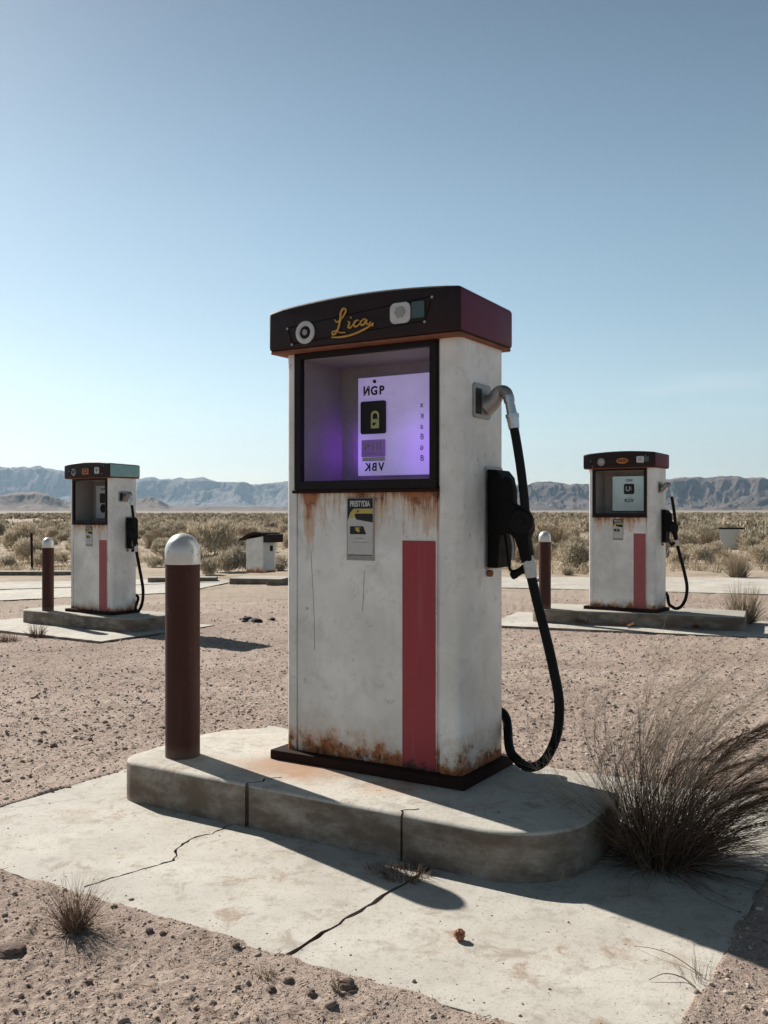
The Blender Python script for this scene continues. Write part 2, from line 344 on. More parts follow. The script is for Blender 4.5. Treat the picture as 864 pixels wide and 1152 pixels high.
M = dict(
    enamel=mat_enamel('white_enamel_main', 1.0), enamel2=mat_enamel('white_enamel_left', 2.3, heavy=0.7), enamel3=mat_enamel('white_enamel_right', 4.1, heavy=0.75),
    concrete=mat_concrete('pad_concrete'), 
    ground=mat_ground(),
    frame=mat_plain('dark_frame', (0.012, 0.009, 0.008), 0.6, 0, 0.5, 20, spec=0.2),
    cap=mat_plain('maroon_black_paint', (0.020, 0.0095, 0.010), 0.55, 0, 0.6, 9, 0.15, spec=0.25),
    capside=mat_plain('plum_paint', (0.105, 0.022, 0.050), 0.55, 0, 0.4, 6, 0.1, spec=0.25),
    teal=mat_plain('teal_paint', (0.22, 0.38, 0.38), 0.5, 0, 0.3, 7, 0.1),
    tealdark=mat_plain('dark_teal', (0.05, 0.09, 0.09), 0.4, 0, 0.3, 7, 0.1),
    rustplate=mat_plain('dark_rust_plate', (0.026, 0.012, 0.010), 0.85, 0, 0.6, 16, 0.4, spec=0.15),
    rustedge=mat_plain('orange_rust', (0.21, 0.075, 0.04), 0.85, 0, 0.75, 14, 0.5),
    black=mat_plain('black_rubber', (0.006, 0.0055, 0.006), 0.6, 0, 0.3, 30, 0.1, spec=0.2),
    blackp=mat_plain('black_plastic', (0.006, 0.005, 0.005), 0.65, 0, 0.3, 30, 0.15, spec=0.15),
    steel=mat_plain('dull_steel', (0.33, 0.315, 0.30), 0.45, 0.6, 0.35, 25, 0.2),
    chrome=mat_plain('worn_chrome', (0.50, 0.51, 0.52), 0.28, 0.85, 0.35, 30, 0.15),
    tape=mat_plain('white_tape', (0.55, 0.54, 0.52), 0.6, 0, 0.45, 55, 0.3),
    white=mat_plain('white_badge', (0.52, 0.52, 0.51), 0.5, 0, 0.25, 30, 0.1),
    grey=mat_plain('grey_badge', (0.30, 0.29, 0.29), 0.5, 0, 0.35, 40, 0.1),
    gold=mat_plain('gold_lettering', (0.52, 0.30, 0.07), 0.4, 0.35, 0.35, 60, 0.1),
    orange=mat_plain('orange_badge', (0.48, 0.16, 0.04), 0.5, 0, 0.3, 40, 0.1),
    ink=mat_plain('black_ink', (0.012, 0.011, 0.013), 0.6, 0, 0.2, 30, 0),
    faint_ink=mat_plain('faded_ink', (0.10, 0.08, 0.16), 0.6, 0, 0.3, 60, 0),
    paper=mat_plain('paper_label', (0.50, 0.49, 0.47), 0.7, 0, 0.15, 30, 0.05),
    yellow=mat_plain('yellow_ink', (0.50, 0.38, 0.08), 0.6, 0, 0.2, 30, 0),
    lockyel=mat_plain('yellow_green_lock', (0.50, 0.52, 0.22), 0.5, 0, 0.15, 30, 0),
    brown_pipe=mat_plain('brown_pipe_paint', (0.052, 0.021, 0.017), 0.7, 0, 0.4, 7, 0.3, spec=0.2),
    stem=mat_plain('dry_stem', (0.10, 0.065, 0.045), 0.8, 0, 0.3, 30, 0.1),
    clod=mat_plain('soil_clod', (0.16, 0.11, 0.09), 0.95, 0, 0.5, 30, 0.5),
    leaf=mat_plain('dead_leaf', (0.30, 0.12, 0.06), 0.8, 0, 0.4, 30, 0.2),
)
def mat_stripe():
    k = NM('faded_red_paint', 0.48, 0, 0.4); v = k.co(); s = k.sep(v); n = k.noise(v, 6, 6, 0.65); st = k.noise(k.scale(v, (30, 30, 1.4)), 1, 4, 0.6)
    c = k.mix(n, (0.26, 0.022, 0.032), (0.34, 0.045, 0.055)); c = k.mix(k.ss(st, 0.5, 0.75, 0, 0.35), c, (0.38, 0.13, 0.13))
    c = k.mix(k.ss(k.noise(v, 45, 4, 0.7), 0.66, 0.72, 0, 0.6), c, (0.09, 0.03, 0.03))
    lim = k.m('ADD', k.m('MULTIPLY', k.m('SUBTRACT', k.noise(v, 22, 5, 0.7), 0.5), 0.22), 0.05)
    c = k.mix(k.ss(k.m('SUBTRACT', lim, s[2]), -0.02, 0.02), c, RUST_D)
    k.set('Base Color', c); k.set('Roughness', k.ss(n, 0.3, 0.7, 0.4, 0.62)); k.bump(k.noise(v, 60, 3), 0.15, 0.004); return k.mat
M['stripe'] = mat_stripe()
M['stripe_faded'] = mat_plain('pale_red_paint', (0.32, 0.085, 0.09), 0.6, 0, 0.25, 7, 0.15)
def mat_cavity():
    k = NM('grimy_lining', 0.6, 0, 0.35); v = k.co(); n = k.noise(v, 5, 6, 0.7); n2 = k.noise(v, 40, 5, 0.7)
    c = k.mix(n, (0.20, 0.18, 0.165), (0.36, 0.335, 0.315)); c = k.mix(k.ss(n2, 0.5, 0.7, 0, 0.6), c, (0.19, 0.17, 0.16))
    k.set('Base Color', c); k.bump(n2, 0.3, 0.004); return k.mat
M['lining'] = mat_cavity()
def mat_lit_panel():
    """backlit display face: a violet lamp inside, brighter towards its lower left and middle"""
    k = NM('backlit_violet_panel', 0.4, 0, 0.4); v = k.co(); s = k.sep(v)
    n = k.noise(v, 30, 5, 0.7); n1 = k.noise(v, 6, 3, 0.6)
    k.set('Base Color', k.mix(n, (0.42, 0.38, 0.50), (0.58, 0.55, 0.66)))
    def blob(cx, cz, r):
        dx = k.m('SUBTRACT', s[0], cx); dz = k.m('SUBTRACT', s[2], cz)
        d = k.m('SQRT', k.m('ADD', k.m('MULTIPLY', dx, dx), k.m('MULTIPLY', dz, dz))); return k.ss(d, r, 0.0)
    e = k.m('MAXIMUM', blob(0.14, 1.34, 0.26), k.m('MULTIPLY', blob(-0.22, 1.34, 0.16), 0.9))
    k.set('Emission Color', k.mix(e, (0.42, 0.34, 0.78), (0.40, 0.22, 1.0)))
    em = k.m('MULTIPLY', k.m('ADD', k.m('MULTIPLY', e, 0.26), 0.24), k.ss(n1, 0.2, 0.9, 0.85, 1.1)); k.set('Emission Strength', em); return k.mat
M['lit_panel'] = mat_lit_panel()
def mat_emit(name, col, st):
    k = NM(name, 0.4); k.set('Base Color', (*col, 1)); k.set('Emission Color', (*col, 1)); k.set('Emission Strength', st); return k.mat
M['led'] = mat_emit('violet_lamp', (0.30, 0.05, 1.0), 9.0)
M['lit_screen'] = mat_emit('dim_violet_screen', (0.16, 0.08, 0.30), 0.25)
M['panel_glossy'] = mat_plain('glossy_pale_panel', (0.50, 0.60, 0.60), 0.08, 0.35, 0.06, 4, 0)
M['panel_dull'] = mat_plain('dull_pale_panel', (0.42, 0.44, 0.45), 0.4, 0, 0.15, 8, 0.05)
def mat_domecap():
    k = NM('chipped_silver_paint', 0.4, 0.35, 0.5); v = k.co(); n = k.noise(v, 18, 6, 0.7, 0.6)
    c = k.mix(k.noise(v, 6, 4), (0.46, 0.47, 0.47), (0.66, 0.66, 0.64)); c = k.mix(k.ss(n, 0.58, 0.66, 0, 0.85), c, (0.17, 0.17, 0.18)); k.set('Base Color', c); k.bump(n, 0.2, 0.004); return k.mat
def mat_pipe():
    k = NM('scuffed_brown_paint', 0.7, 0, 0.2); v = k.scale(k.co(), (1, 1, 1)); n = k.noise(v, 7, 6, 0.7); st = k.noise(k.scale(v, (22, 22, 1.2)), 1, 5, 0.65)
    c = k.mix(n, (0.042, 0.017, 0.014), (0.070, 0.027, 0.021)); c = k.mix(k.ss(st, 0.52, 0.75, 0, 0.5), c, (0.095, 0.045, 0.035))
    c = k.mix(k.ss(k.noise(k.scale(v, (1, 1, 0.35)), 40, 5, 0.75), 0.64, 0.69, 0, 0.8), c, (0.15, 0.07, 0.045)); c = k.mix(k.ss(k.sep(k.co())[2], 0.07, 0.0, 0, 0.6), c, (0.17, 0.12, 0.09))
    k.set('Base Color', c); k.bump(n, 0.35, 0.004); return k.mat
M['brown_pipe'] = mat_pipe()
M['dome'] = mat_domecap()

# ------------------------------------------------------------ frames of reference
TH = R(-31.5)
AX = np.array([math.cos(TH), math.sin(TH)]); BX = np.array([-math.sin(TH), math.cos(TH)])
def uv2w(u, v): return (u*AX[0]+v*BX[0], u*AX[1]+v*BX[1])
def far_base(x, y): return -0.19 + 0.016*np.clip(x, -8, 8)
def G0(x, y):
    """broad ground height"""
    t = sstep(4.8, 10.5, y + np.abs(x)*0.15); h = -0.010*(1-t) + far_base(x, y)*t
    h = h + np.where(y > 20, (fbm(x*0.035+5, y*0.035, 3)-0.5)*0.5*sstep(20, 60, y), 0)
    r = np.hypot(x, y); h = h + np.maximum(0, r-1500)*0.0042
    return h
PAD = (-3.48, -0.58, 2.13, 4.40)                          # main pad in u,v
def G(x, y):
    x = np.asarray(x, float); y = np.asarray(y, float); h = G0(x, y)
    near = 1-sstep(14, 30, y)
    h = h + near*((fbm(x*1.1, y*1.1, 3)-0.5)*0.030 + (fbm(x*6, y*6, 3)-0.5)*0.016 + (fbm(x*24, y*24, 3)-0.5)*0.009)
    cl = fbm(x*9+40, y*9, 3); h = h + near*np.clip(cl-0.60, 0, 1)*0.06
    h = h + near*(fbm(x*55, y*55, 2)-0.5)*0.010 + near*np.clip(fbm(x*34+7, y*22, 2)-0.64, 0, 1)*0.035
    # wheel ruts behind the main island
    u = x*AX[0]+y*AX[1]; v = x*BX[0]+y*BX[1]
    d = np.maximum.reduce([PAD[0]-u, u-PAD[1], PAD[2]-v, v-PAD[3]])       # >0 outside
    we = 0.85*np.exp(-(np.clip(d, 0, 9)/0.22)**2); h = h*(1-we)-0.006*we
    spill = 0.07*(fbm(x*3.1+9, y*3.1, 3)-0.40); m = sstep(-0.07, 0.0, d+np.clip(spill, -0.01, 0.012)); h = h+0.012*np.exp(-(d/0.12)**2)*(fbm(x*8, y*8+3, 3)*2-0.6); h = np.where(d < 0, -0.09*(1-m) + np.minimum(h+0.004, 0.006)*m, h)
    h = h + 0.006*np.exp(-(np.clip(d, 0, 9)/0.15)**2)*(d > 0)
    for (cx_, cy_, rot, hx, hy, z) in FARPADS:
        dx = x-cx_; dy = y-cy_; uu = dx*math.cos(rot)+dy*math.sin(rot); vv = -dx*math.sin(rot)+dy*math.cos(rot)
        dd = np.maximum(np.abs(uu)-hx, np.abs(vv)-hy); h = np.where(dd < 0.25, h*sstep(0, 0.25, dd)+(z-0.03)*(1-sstep(0, 0.25, dd)), h)
        h = np.where(dd < 0, z-0.09*sstep(0, -0.06, dd)-0.03, h)
    return h
def at(px, py, z=None):
    """where the photograph's point px,py meets the ground"""
    zz = -0.02 if z is None else z
    for _ in range(8):
        Y = F*(CZ-zz)/(py-HY); X = (px-CX)*Y/F
        if z is None: zz = float(G0(np.array(X), np.array(Y)))
    return X, Y, zz
# far islands (centre x, centre y, rotation, half length, half depth, z of pad)
def pump_center(cx_, cy_, rot, W=0.856, D=0.384):
    """centre of a pump from its near front corner"""
    a = (math.cos(rot), math.sin(rot)); b = (-math.sin(rot), math.cos(rot))
    return cx_-a[0]*W/2+b[0]*D/2, cy_-a[1]*W/2+b[1]*D/2
LR = R(-35); RR = R(-36); LIR = R(-33); RIR = R(-22)
lz = -0.07; rz = 0.03
Y_ = F*(CZ-lz)/(692-HY); LP = pump_center((127-CX)*Y_/F, Y_, LR)
Y_ = F*(CZ-rz)/(689.5-HY); RP = pump_center((737-CX)*Y_/F, Y_, RR)
LI = (LP[0]-0.10, LP[1]+0.06); RI = (RP[0]-0.02, RP[1]+0.02)
FARPADS = [(LI[0]-0.15, LI[1]-0.1, LIR, 1.45, 0.95, lz-0.17), (RI[0]+0.25, RI[1]-0.1, RIR, 1.85, 0.85, rz-0.17)]

# ------------------------------------------------------------ ground: one sheet to the horizon
def build_ground():
    ang = np.concatenate([np.linspace(-180, -48, 60, endpoint=False), np.arange(-46, 46, 0.11), np.linspace(48, 180, 60, endpoint=False)])
    ang = np.radians(ang); n = len(ang)
    r = [0.35]
    while r[-1] < 26000:
        q = r[-1]; r.append(q*(1.0034 if 1.6 < q < 13 else 1.02 if q < 60 else 1.07) if q >= 1.6 else q*1.12)
    r = np.array(r)
    RR_, AA = np.meshgrid(r, ang, indexing='ij'); X = RR_*np.sin(AA); Y = RR_*np.cos(AA); Z = G(X, Y)
    V = np.stack([X, Y, Z], -1).reshape(-1, 3); V = np.vstack([V, [[0, 0, -0.02]]])
    i = np.arange(len(r)-1)[:, None]; j = np.arange(n)[None, :]; j2 = (j+1) % n
    Fq = np.stack([i*n+j, i*n+j2, (i+1)*n+j2, (i+1)*n+j], -1).reshape(-1, 4)
    o = np_obj('ground', V, Fq, M['ground'], smooth=True); tag(o, kind='structure')
    return o
build_ground()

# ------------------------------------------------------------ mountains
def ridge(name, mat, a0, a1, dist, depth, prof, rough, seed, na=700, nd=70, gul=1.0):
    """eroded range: angles in degrees (0 = straight ahead), prof = [(angle, height)]"""
    A = np.radians(np.linspace(a0, a1, na)); D = np.linspace(0, 1, nd)
    AA, DD = np.meshgrid(A, D, indexing='ij')
    pa = np.radians([p[0] for p in prof]); ph = np.array([p[1] for p in prof], float)
    Hh = np.interp(AA, pa, ph)
    rr = dist+depth*DD; X = rr*np.sin(AA); Y = rr*np.cos(AA)
    tx = AA*dist; ty = DD*depth; s = 1/rough
    wx = (fbm(tx*s*0.6+seed, ty*s*0.6, 3)-0.5)*rough*1.2
    g = fbm((tx+wx)*s+seed, ty*s*0.28+seed, 5, ridged=True); g2 = fbm((tx-wx)*s*3.1+seed, ty*s*1.1, 5, ridged=True)
    big = fbm(tx*s*0.22+seed*2, ty*s*0.2, 3)
    q = DD+(big-0.5)*0.22*gul
    shape = 0.30*np.clip(q/0.45, 0, 1)**1.2 + 0.70*sstep(0.36, 0.62, q)
    shape = np.where(q > 0.66, 1-0.5*((q-0.66)/0.34)**2, shape)
    env = np.clip(DD/0.15, 0, 1)*(0.35+0.65*np.clip(shape*1.5, 0, 1))
    body = shape*(1.0+0.06*(big-0.5)) + gul*env*((g-0.62)*0.85 + (g2-0.55)*0.34)
    tops = shape**3*(fbm(AA*90+seed, AA*0+3, 4)-0.5)*0.12
    bb = body+tops; bb = np.where(bb > 0.92, 0.92+(bb-0.92)*0.35, bb); Z = Hh*0.96*np.clip(bb, -0.02, 1.10)
    edge = sstep(0, 0.04, (AA-A[0])/(A[-1]-A[0]))*sstep(0, 0.04, (A[-1]-AA)/(A[-1]-A[0])); Z = Z*edge
    Z = Z + G0(X, Y)-3*(1-sstep(0, 0.03, DD))-1
    V = np.stack([X, Y, Z], -1).reshape(-1, 3); i = np.arange(na-1)[:, None]; j = np.arange(nd-1)[None, :]
    Fq = np.stack([i*nd+j, (i+1)*nd+j, (i+1)*nd+j+1, i*nd+j+1], -1).reshape(-1, 4)
    o = np_obj(name, V, Fq, mat, smooth=False); tag(o, kind='structure'); return o
def pa(px): return math.degrees(math.atan((px-CX)/F))
def ph(py, d): return (HY-py)/F*d
MR1 = mat_rock('far_range_rock', (0.05, 0.043, 0.042), (0.15, 0.125, 0.115), 0.004, 0.5, (0.26, 0.22, 0.20))
MR2 = mat_rock('dark_range_rock', (0.035, 0.028, 0.026), (0.12, 0.095, 0.085), 0.006, 0.35, (0.22, 0.175, 0.15))
MR3 = mat_rock('near_hill_rock', (0.05, 0.038, 0.034), (0.19, 0.145, 0.125), 0.01, 0.45, (0.30, 0.235, 0.19))
d1 = 10500
ridge('far_mountains', MR1, -34, 8, 8500, 3600, [(-34, ph(522, d1)), (pa(0), ph(531, d1)), (pa(45), ph(528, d1)), (pa(85), ph(540, d1)), (pa(120), ph(545, d1)), (pa(200), ph(542, d1)), (pa(320), ph(545, d1)), (pa(420), ph(548, d1)), (8, ph(556, d1))], 480, 3.3, 1500, 170, 1.15)
d2 = 5400
ridge('dark_mountains', MR2, 1, 36, 4200, 1900, [(1, ph(562, d2)), (pa(560), ph(551, d2)), (pa(605), ph(545, d2)), (pa(640), ph(549, d2)), (pa(700), ph(547, d2)), (pa(760), ph(544, d2)), (pa(800), ph(541, d2)), (pa(864), ph(543, d2)), (36, ph(534, d2))], 230, 8.1, 1500, 190, 1.45)
d3 = 3800
ridge('brown_hills', MR3, -36, -3, 3300, 900, [(-36, ph(552, d3)), (pa(0), ph(560, d3)), (pa(40), ph(557, d3)), (pa(85), ph(566, d3)), (pa(170), ph(560, d3)), (pa(190), ph(571, d3)), (pa(330), ph(572, d3)), (-3, ph(577, d3))], 170, 5.9, 1200, 110, 1.4)
ridge('mountains_behind', MR2, 100, 262, 6000, 2200, [(100, 120), (180, 260), (262, 150)], 600, 2.2, 300, 40, 0.8)

# ------------------------------------------------------------ main pad and island
def poly_cut(bm, line, w0, w1, z0, z1):
    """a jagged groove along a polyline (plan view)"""
    P = [Vector((p[0], p[1])) for p in line]; n = len(P); L = []; Rr = []
    for i in range(n):
        t = (P[min(i+1, n-1)]-P[max(i-1, 0)]).normalized(); nn = Vector((-t.y, t.x)); wd = random.uniform(w0, w1)
        L.append(P[i]+nn*wd*0.5); Rr.append(P[i]-nn*wd*0.5)
    add_prism(bm, [tuple(p) for p in L]+[tuple(p) for p in Rr[::-1]], 'z', z0, z1)
def jag(pts, step, amp):
    out = []
    for a, b in zip(pts[:-1], pts[1:]):
        a = Vector(a); b = Vector(b); n = max(1, int((b-a).length/step)); t = (b-a).normalized(); nn = Vector((-t.y, t.x))
        for i in range(n): out.append(a+(b-a)*i/n + nn*(random.uniform(-amp, amp) if i or out else 0))
    out.append(Vector(pts[-1])); return out
def uvp(px, py, z=0.0):
    X, Y, _ = at(px, py, z); return (X*AX[0]+Y*AX[1], X*BX[0]+Y*BX[1])
bm = bmesh.new()
edge = []
for (a, b, st) in (((PAD[0], PAD[2]), (PAD[1], PAD[2]), 0.05), ((PAD[1], PAD[2]), (PAD[1], PAD[3]), 0.06), ((PAD[1], PAD[3]), (PAD[0], PAD[3]), 0.1), ((PAD[0], PAD[3]), (PAD[0], PAD[2]), 0.1)):
    edge += jag([a, b], st, 0.005)[:-1]
add_prism(bm, [tuple(p) for p in edge], 'z', -0.11, 0.0, 0.004)
pad = obj('concrete_pad', bm, M['concrete'], rot=TH); tag(pad, kind='structure')
cb = bmesh.new()
j0 = uvp(310, 1082); j1 = uvp(440, 1003); du = (j1[0]-j0[0])/(j1[1]-j0[1])
jl = [(j0[0]-du*0.12*1.0, j0[1]-0.12), j0, j1, (j1[0]+du*1.6, j1[1]+1.6)]
poly_cut(cb, jag(jl, 0.035, 0.005), 0.008, 0.02, -0.10, 0.05)
boolean(pad, cb)
cb = bmesh.new()
cr = [uvp(*p) for p in ((95, 998), (120, 990), (160, 978), (197, 968), (200, 953), (215, 943), (238, 938), (262, 927), (285, 915))]
poly_cut(cb, jag(cr, 0.02, 0.007), 0.005, 0.014, -0.08, 0.05)
cr = [uvp(*p) for p in ((-60, 905), (20, 908), (85, 899), (130, 893))]
poly_cut(cb, jag(cr, 0.03, 0.004), 0.001, 0.0035, -0.08, 0.05)
boolean(pad, cb)
def island(name, u0, u1, v0, v1, h, radii, loc, rot, mat, label, z_bot=-0.02, cracks=(), group='concrete pump islands'):
    bm = bmesh.new()
    pl = rrect(u0, u1, v0, v1, radii, 10)
    add_prism(bm, pl, 'z', z_bot, h)
    bm.normal_update()
    es = [e for e in bm.edges if all(abs(v.co.z-h) < 1e-4 for v in e.verts)]
    bmesh.ops.bevel(bm, geom=es, offset=0.018, segments=4, affect='EDGES', profile=0.5)
    o = obj(name, bm, mat, loc=loc, rot=rot)
    if cracks:
        cb = bmesh.new()
        for line, w0, w1 in cracks: poly_cut(cb, jag(line, 0.018, 0.006), w0, w1, z_bot-0.02, h+0.05)
        boolean(o, cb)
    shade(o.data, 40)
    tag(o, label, 'pump island', group); return o
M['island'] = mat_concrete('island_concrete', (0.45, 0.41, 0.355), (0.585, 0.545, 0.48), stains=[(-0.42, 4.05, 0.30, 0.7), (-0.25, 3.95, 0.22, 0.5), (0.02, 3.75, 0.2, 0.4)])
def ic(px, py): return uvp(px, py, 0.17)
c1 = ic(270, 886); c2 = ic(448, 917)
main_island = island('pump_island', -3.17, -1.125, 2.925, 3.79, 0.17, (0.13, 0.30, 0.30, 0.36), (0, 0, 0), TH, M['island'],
    'large cracked concrete island in the foreground under the purple lit pump',
    cracks=[([(c1[0]+0.02, 2.86), (c1[0]-0.015, 2.94), (c1[0]+0.02, 2.99), (c1[0]+0.0, 3.03), (c1[0]+0.05, 3.08)], 0.006, 0.017),
            ([(c2[0]-0.01, 2.86), (c2[0], 2.94), (c2[0]-0.02, 2.965), (c2[0]+0.03, 3.01)], 0.005, 0.014)])

# ------------------------------------------------------------ the fuel pump
W = 0.856; D = 0.384; X0 = -W/2; X1 = W/2; YF = -D/2; YB = D/2
def fx(x): return x+X1          # measured from the near front corner
def fy(y): return y+YF
def lpath(pts): return pts
def pump(root, kind):
    P = lambda n, bm, m, par=root, sm=None: obj(n, bm, M[m], par, smooth=sm)
    en = {'main': 'enamel', 'left': 'enamel2', 'right': 'enamel3'}[kind]
    # ---- body: profile in plan, pilasters and grooves, then the window hollow
    s = 0.006
    pr = []
    rr = 0.022
    for i in range(7): t = R(180+90*i/6); pr.append((X0+rr+rr*math.cos(t), YF+rr+rr*math.sin(t)-s))
    pr += [(X0+0.055, YF-s), (X0+0.055, YF+0.004), (X0+0.059, YF+0.004), (X0+0.059, YF)]
    pr += [(X1-0.112, YF), (X1-0.112, YF+0.006), (X1-0.094, YF+0.006), (X1-0.094, YF-s*1.5)]
    rr = 0.034
    for i in range(9): t = R(270+90*i/8); pr.append((X1-rr+rr*math.cos(t), YF+rr-s*1.5+rr*math.sin(t)))
    rr = 0.02
    for i in range(5): t = R(0+90*i/4); pr.append((X1-rr+rr*math.cos(t), YB-rr+rr*math.sin(t)))
    for i in range(5): t = R(90+90*i/4); pr.append((X0+rr+rr*math.cos(t), YB-rr+rr*math.sin(t)))
    bm = bmesh.new(); add_prism(bm, pr, 'z', 0.035, 1.765)
    body = P('body', bm, en)
    wx0, wx1, wz0, wz1 = fx(-0.775), fx(-0.125), 1.195, 1.735
    cb = bmesh.new(); add_box(cb, wx0, wx1, YF-0.05, YF+0.31, wz0, wz1); boolean(body, cb); 
    body.data.materials.clear(); body.data.materials.append(M[en]); shade(body.data, 30)
    # ---- lining of the hollow (open towards the front)
    bm = bmesh.new(); t = 0.004; yb = YF+0.305
    add_box(bm, wx0+0.001, wx0+t, YF+0.012, yb, wz0+0.001, wz1-0.001)
    add_box(bm, wx1-t, wx1-0.001, YF+0.012, yb, wz0+0.001, wz1-0.001)
    add_box(bm, wx0+t+0.001, wx1-t-0.001, YF+0.012, yb, wz0+0.001, wz0+t)
    add_box(bm, wx0+t+0.001, wx1-t-0.001, YF+0.012, yb, wz1-t, wz1-0.001)
    add_box(bm, wx0+0.001, wx1-0.001, yb+0.0005, yb+0.004, wz0+0.001, wz1-0.001)
    P('display_recess', bm, 'lining')
    # ---- window frame: four mitred bars standing proud
    bm = bmesh.new(); o0, o1, p0, p1 = fx(-0.803), fx(-0.106), 1.168, 1.757; q = 0.034
    ya, yb2 = YF-0.020, YF+0.010
    def mitre(pa_, pb_, pc_, pd_):
        add_prism(bm, [pa_, pb_, pc_, pd_], 'y', ya, yb2, 0.0025)
    i0, i1, k0, k1 = o0+q, o1-q*0.9, p0+q+0.004, p1-q*0.7
    mitre((o0, p0), (o1, p0), (i1, k0), (i0, k0)); mitre((o1, p0), (o1, p1), (i1, k1), (i1, k0))
    mitre((o1, p1), (o0, p1), (i0, k1), (i1, k1)); mitre((o0, p1), (o0, p0), (i0, k0), (i0, k1))
    fr = P('window_frame', bm, 'frame')
    bm = bmesh.new(); add_box(bm, o0-0.008, o1+0.006, YF-0.024, YF-0.002, p0-0.014, p0-0.001, 0.002); P('sill', bm, 'rustplate', fr)
    # ---- display board inside
    bx0, bx1, bz0, bz1, by = fx(-0.645), fx(-0.133), 1.236, 1.672, YF+0.245
    bm = bmesh.new(); add_box(bm, bx0, bx1, by, by+0.028, bz0, bz1, 0.002)
    board = P('display_board', bm, {'main': 'lit_panel', 'left': 'panel_dull', 'right': 'panel_glossy'}[kind])
    yy = by-0.0015
    # positions on the board, seen in the photograph: u from left of board
    def rr2(x0, x1, z0, z1, r): return rrect(x0, x1, z0, z1, r, 5)
    if kind == 'main':
        bx = fx(-0.562)
        bm = bmesh.new(); add_text(bm, 'И', bx-0.037, yy, 1.610, 0.052, 0.95, bold=0.0018); add_text(bm, 'G', bx+0.003, yy, 1.610, 0.052, 0.95, bold=0.0018); add_text(bm, 'P', bx+0.042, yy, 1.610, 0.052, 0.95, bold=0.0018)
        P('lettering', bm, 'ink', board)
        bm = bmesh.new(); add_text(bm, 'K', bx-0.030, yy, 1.272, 0.050, 0.95, mirror=True, bold=0.001); add_text(bm, 'B', bx+0.005, yy, 1.272, 0.050, 0.95, mirror=True, bold=0.001); add_text(bm, 'V', bx+0.040, yy, 1.272, 0.050, 0.95, bold=0.001)
        P('lettering', bm, 'ink', board)
        for i, ch in enumerate('xʞaBəB'):
            bm = bmesh.new(); add_text(bm, ch, fx(-0.318)+0.002*(i % 2), yy, 1.535-0.046*i, 0.036, 0.9); P('glyph', bm, 'faint_ink', board)
        bm = bmesh.new(); add_prism(bm, rr2(bx-0.062, bx+0.066, 1.420, 1.565, 0.009), 'y', by-0.014, by-0.0005, 0.003); lk = P('lock_box', bm, 'ink', board)
        yl = by-0.0155
        bm = bmesh.new(); add_prism(bm, rr2(bx-0.004, bx+0.038, 1.443, 1.484, 0.004), 'y', yl-0.002, yl)
        arch = [(bx-0.004, 1.485)] + [(bx+0.017-0.021*math.cos(R(a)), 1.502+0.019*math.sin(R(a))) for a in range(0, 181, 20)] + [(bx+0.038, 1.485)]
        inn = [(bx+0.030, 1.485)] + [(bx+0.017+0.0125*math.cos(R(a)), 1.500+0.010*math.sin(R(a))) for a in range(0, 181, 20)] + [(bx+0.004, 1.485)]
        add_prism(bm, arch+inn, 'y', yl-0.002, yl); pl = P('padlock_sign', bm, 'lockyel', lk)
        bm = bmesh.new(); add_prism(bm, rr2(bx+0.006, bx+0.028, 1.487, 1.503, 0.004), 'y', yl-0.001, yl)
        add_text(bm, 'sr', bx+0.014, yl-0.003, 1.464, 0.022, bold=0.001); P('padlock_mark', bm, 'ink', lk)
        bm = bmesh.new(); add_box(bm, bx-0.058, bx+0.062, by-0.012, by-0.0005, 1.318, 1.394, 0.003); sc = P('screen', bm, 'lit_screen', board)
        bm = bmesh.new(); add_text(bm, 'P:11l', bx+0.002, by-0.0135, 1.362, 0.050, 0.9, bold=0.001); add_box(bm, bx-0.038, bx+0.048, by-0.0140, by-0.0128, 1.330, 1.334)
        P('digits', bm, 'grey', sc)
        bm = bmesh.new(); add_box(bm, bx-0.055, bx+0.060, by-0.010, by-0.0005, 1.300, 1.316, 0.003); P('screen_ledge', bm, 'white', board)
        bm = bmesh.new(); disc_y(bm, bx+0.006, by-0.0005, 1.652, 0.008, 0.006, 12); P('screw', bm, 'ink', board)
        # violet lamp tube fixed behind the board's left edge
        bm = bmesh.new(); add_box(bm, bx0-0.004, bx0+0.008, by+0.030, by+0.045, 1.27, 1.45, 0.002); P('violet_lamp', bm, 'led', board)
    elif kind == 'left':
        bx = fx(-0.47)
        bx = fx(-0.50)
        bm = bmesh.new(); add_text(bm, 'ROT', bx, yy, 1.625, 0.04, bold=0.001); P('lettering', bm, 'ink', board)
        bm = bmesh.new(); add_prism(bm, rr2(bx-0.055, bx+0.055, 1.440, 1.570, 0.01), 'y', by-0.012, by-0.0005, 0.003); P('lock_box', bm, 'ink', board)
        bm = bmesh.new(); add_lathe(bm, [(0.045, 0), (0.055, 0.004), (0.06, 0)], 24, Matrix.Translation((bx, by-0.0005, 1.37)) @ Matrix.Rotation(R(90), 4, 'X')); add_text(bm, 'KGT', bx, yy, 1.37, 0.04, bold=0.001); P('lettering', bm, 'ink', board)
    else:
        bx = fx(-0.425)
        bm = bmesh.new(); add_text(bm, 'CNV', bx, yy, 1.618, 0.045, bold=0.001); P('lettering', bm, 'ink', board)
        bm = bmesh.new(); add_prism(bm, rr2(bx-0.065, bx+0.065, 1.445, 1.575, 0.02), 'y', by-0.012, by-0.0005, 0.003); lk = P('lock_box', bm, 'ink', board)
        bm = bmesh.new(); add_text(bm, 'U', bx-0.01, by-0.014, 1.51, 0.085, bold=0.002); add_text(bm, 'i', bx+0.03, by-0.014, 1.515, 0.06, bold=0.001); P('lettering', bm, 'white', lk)
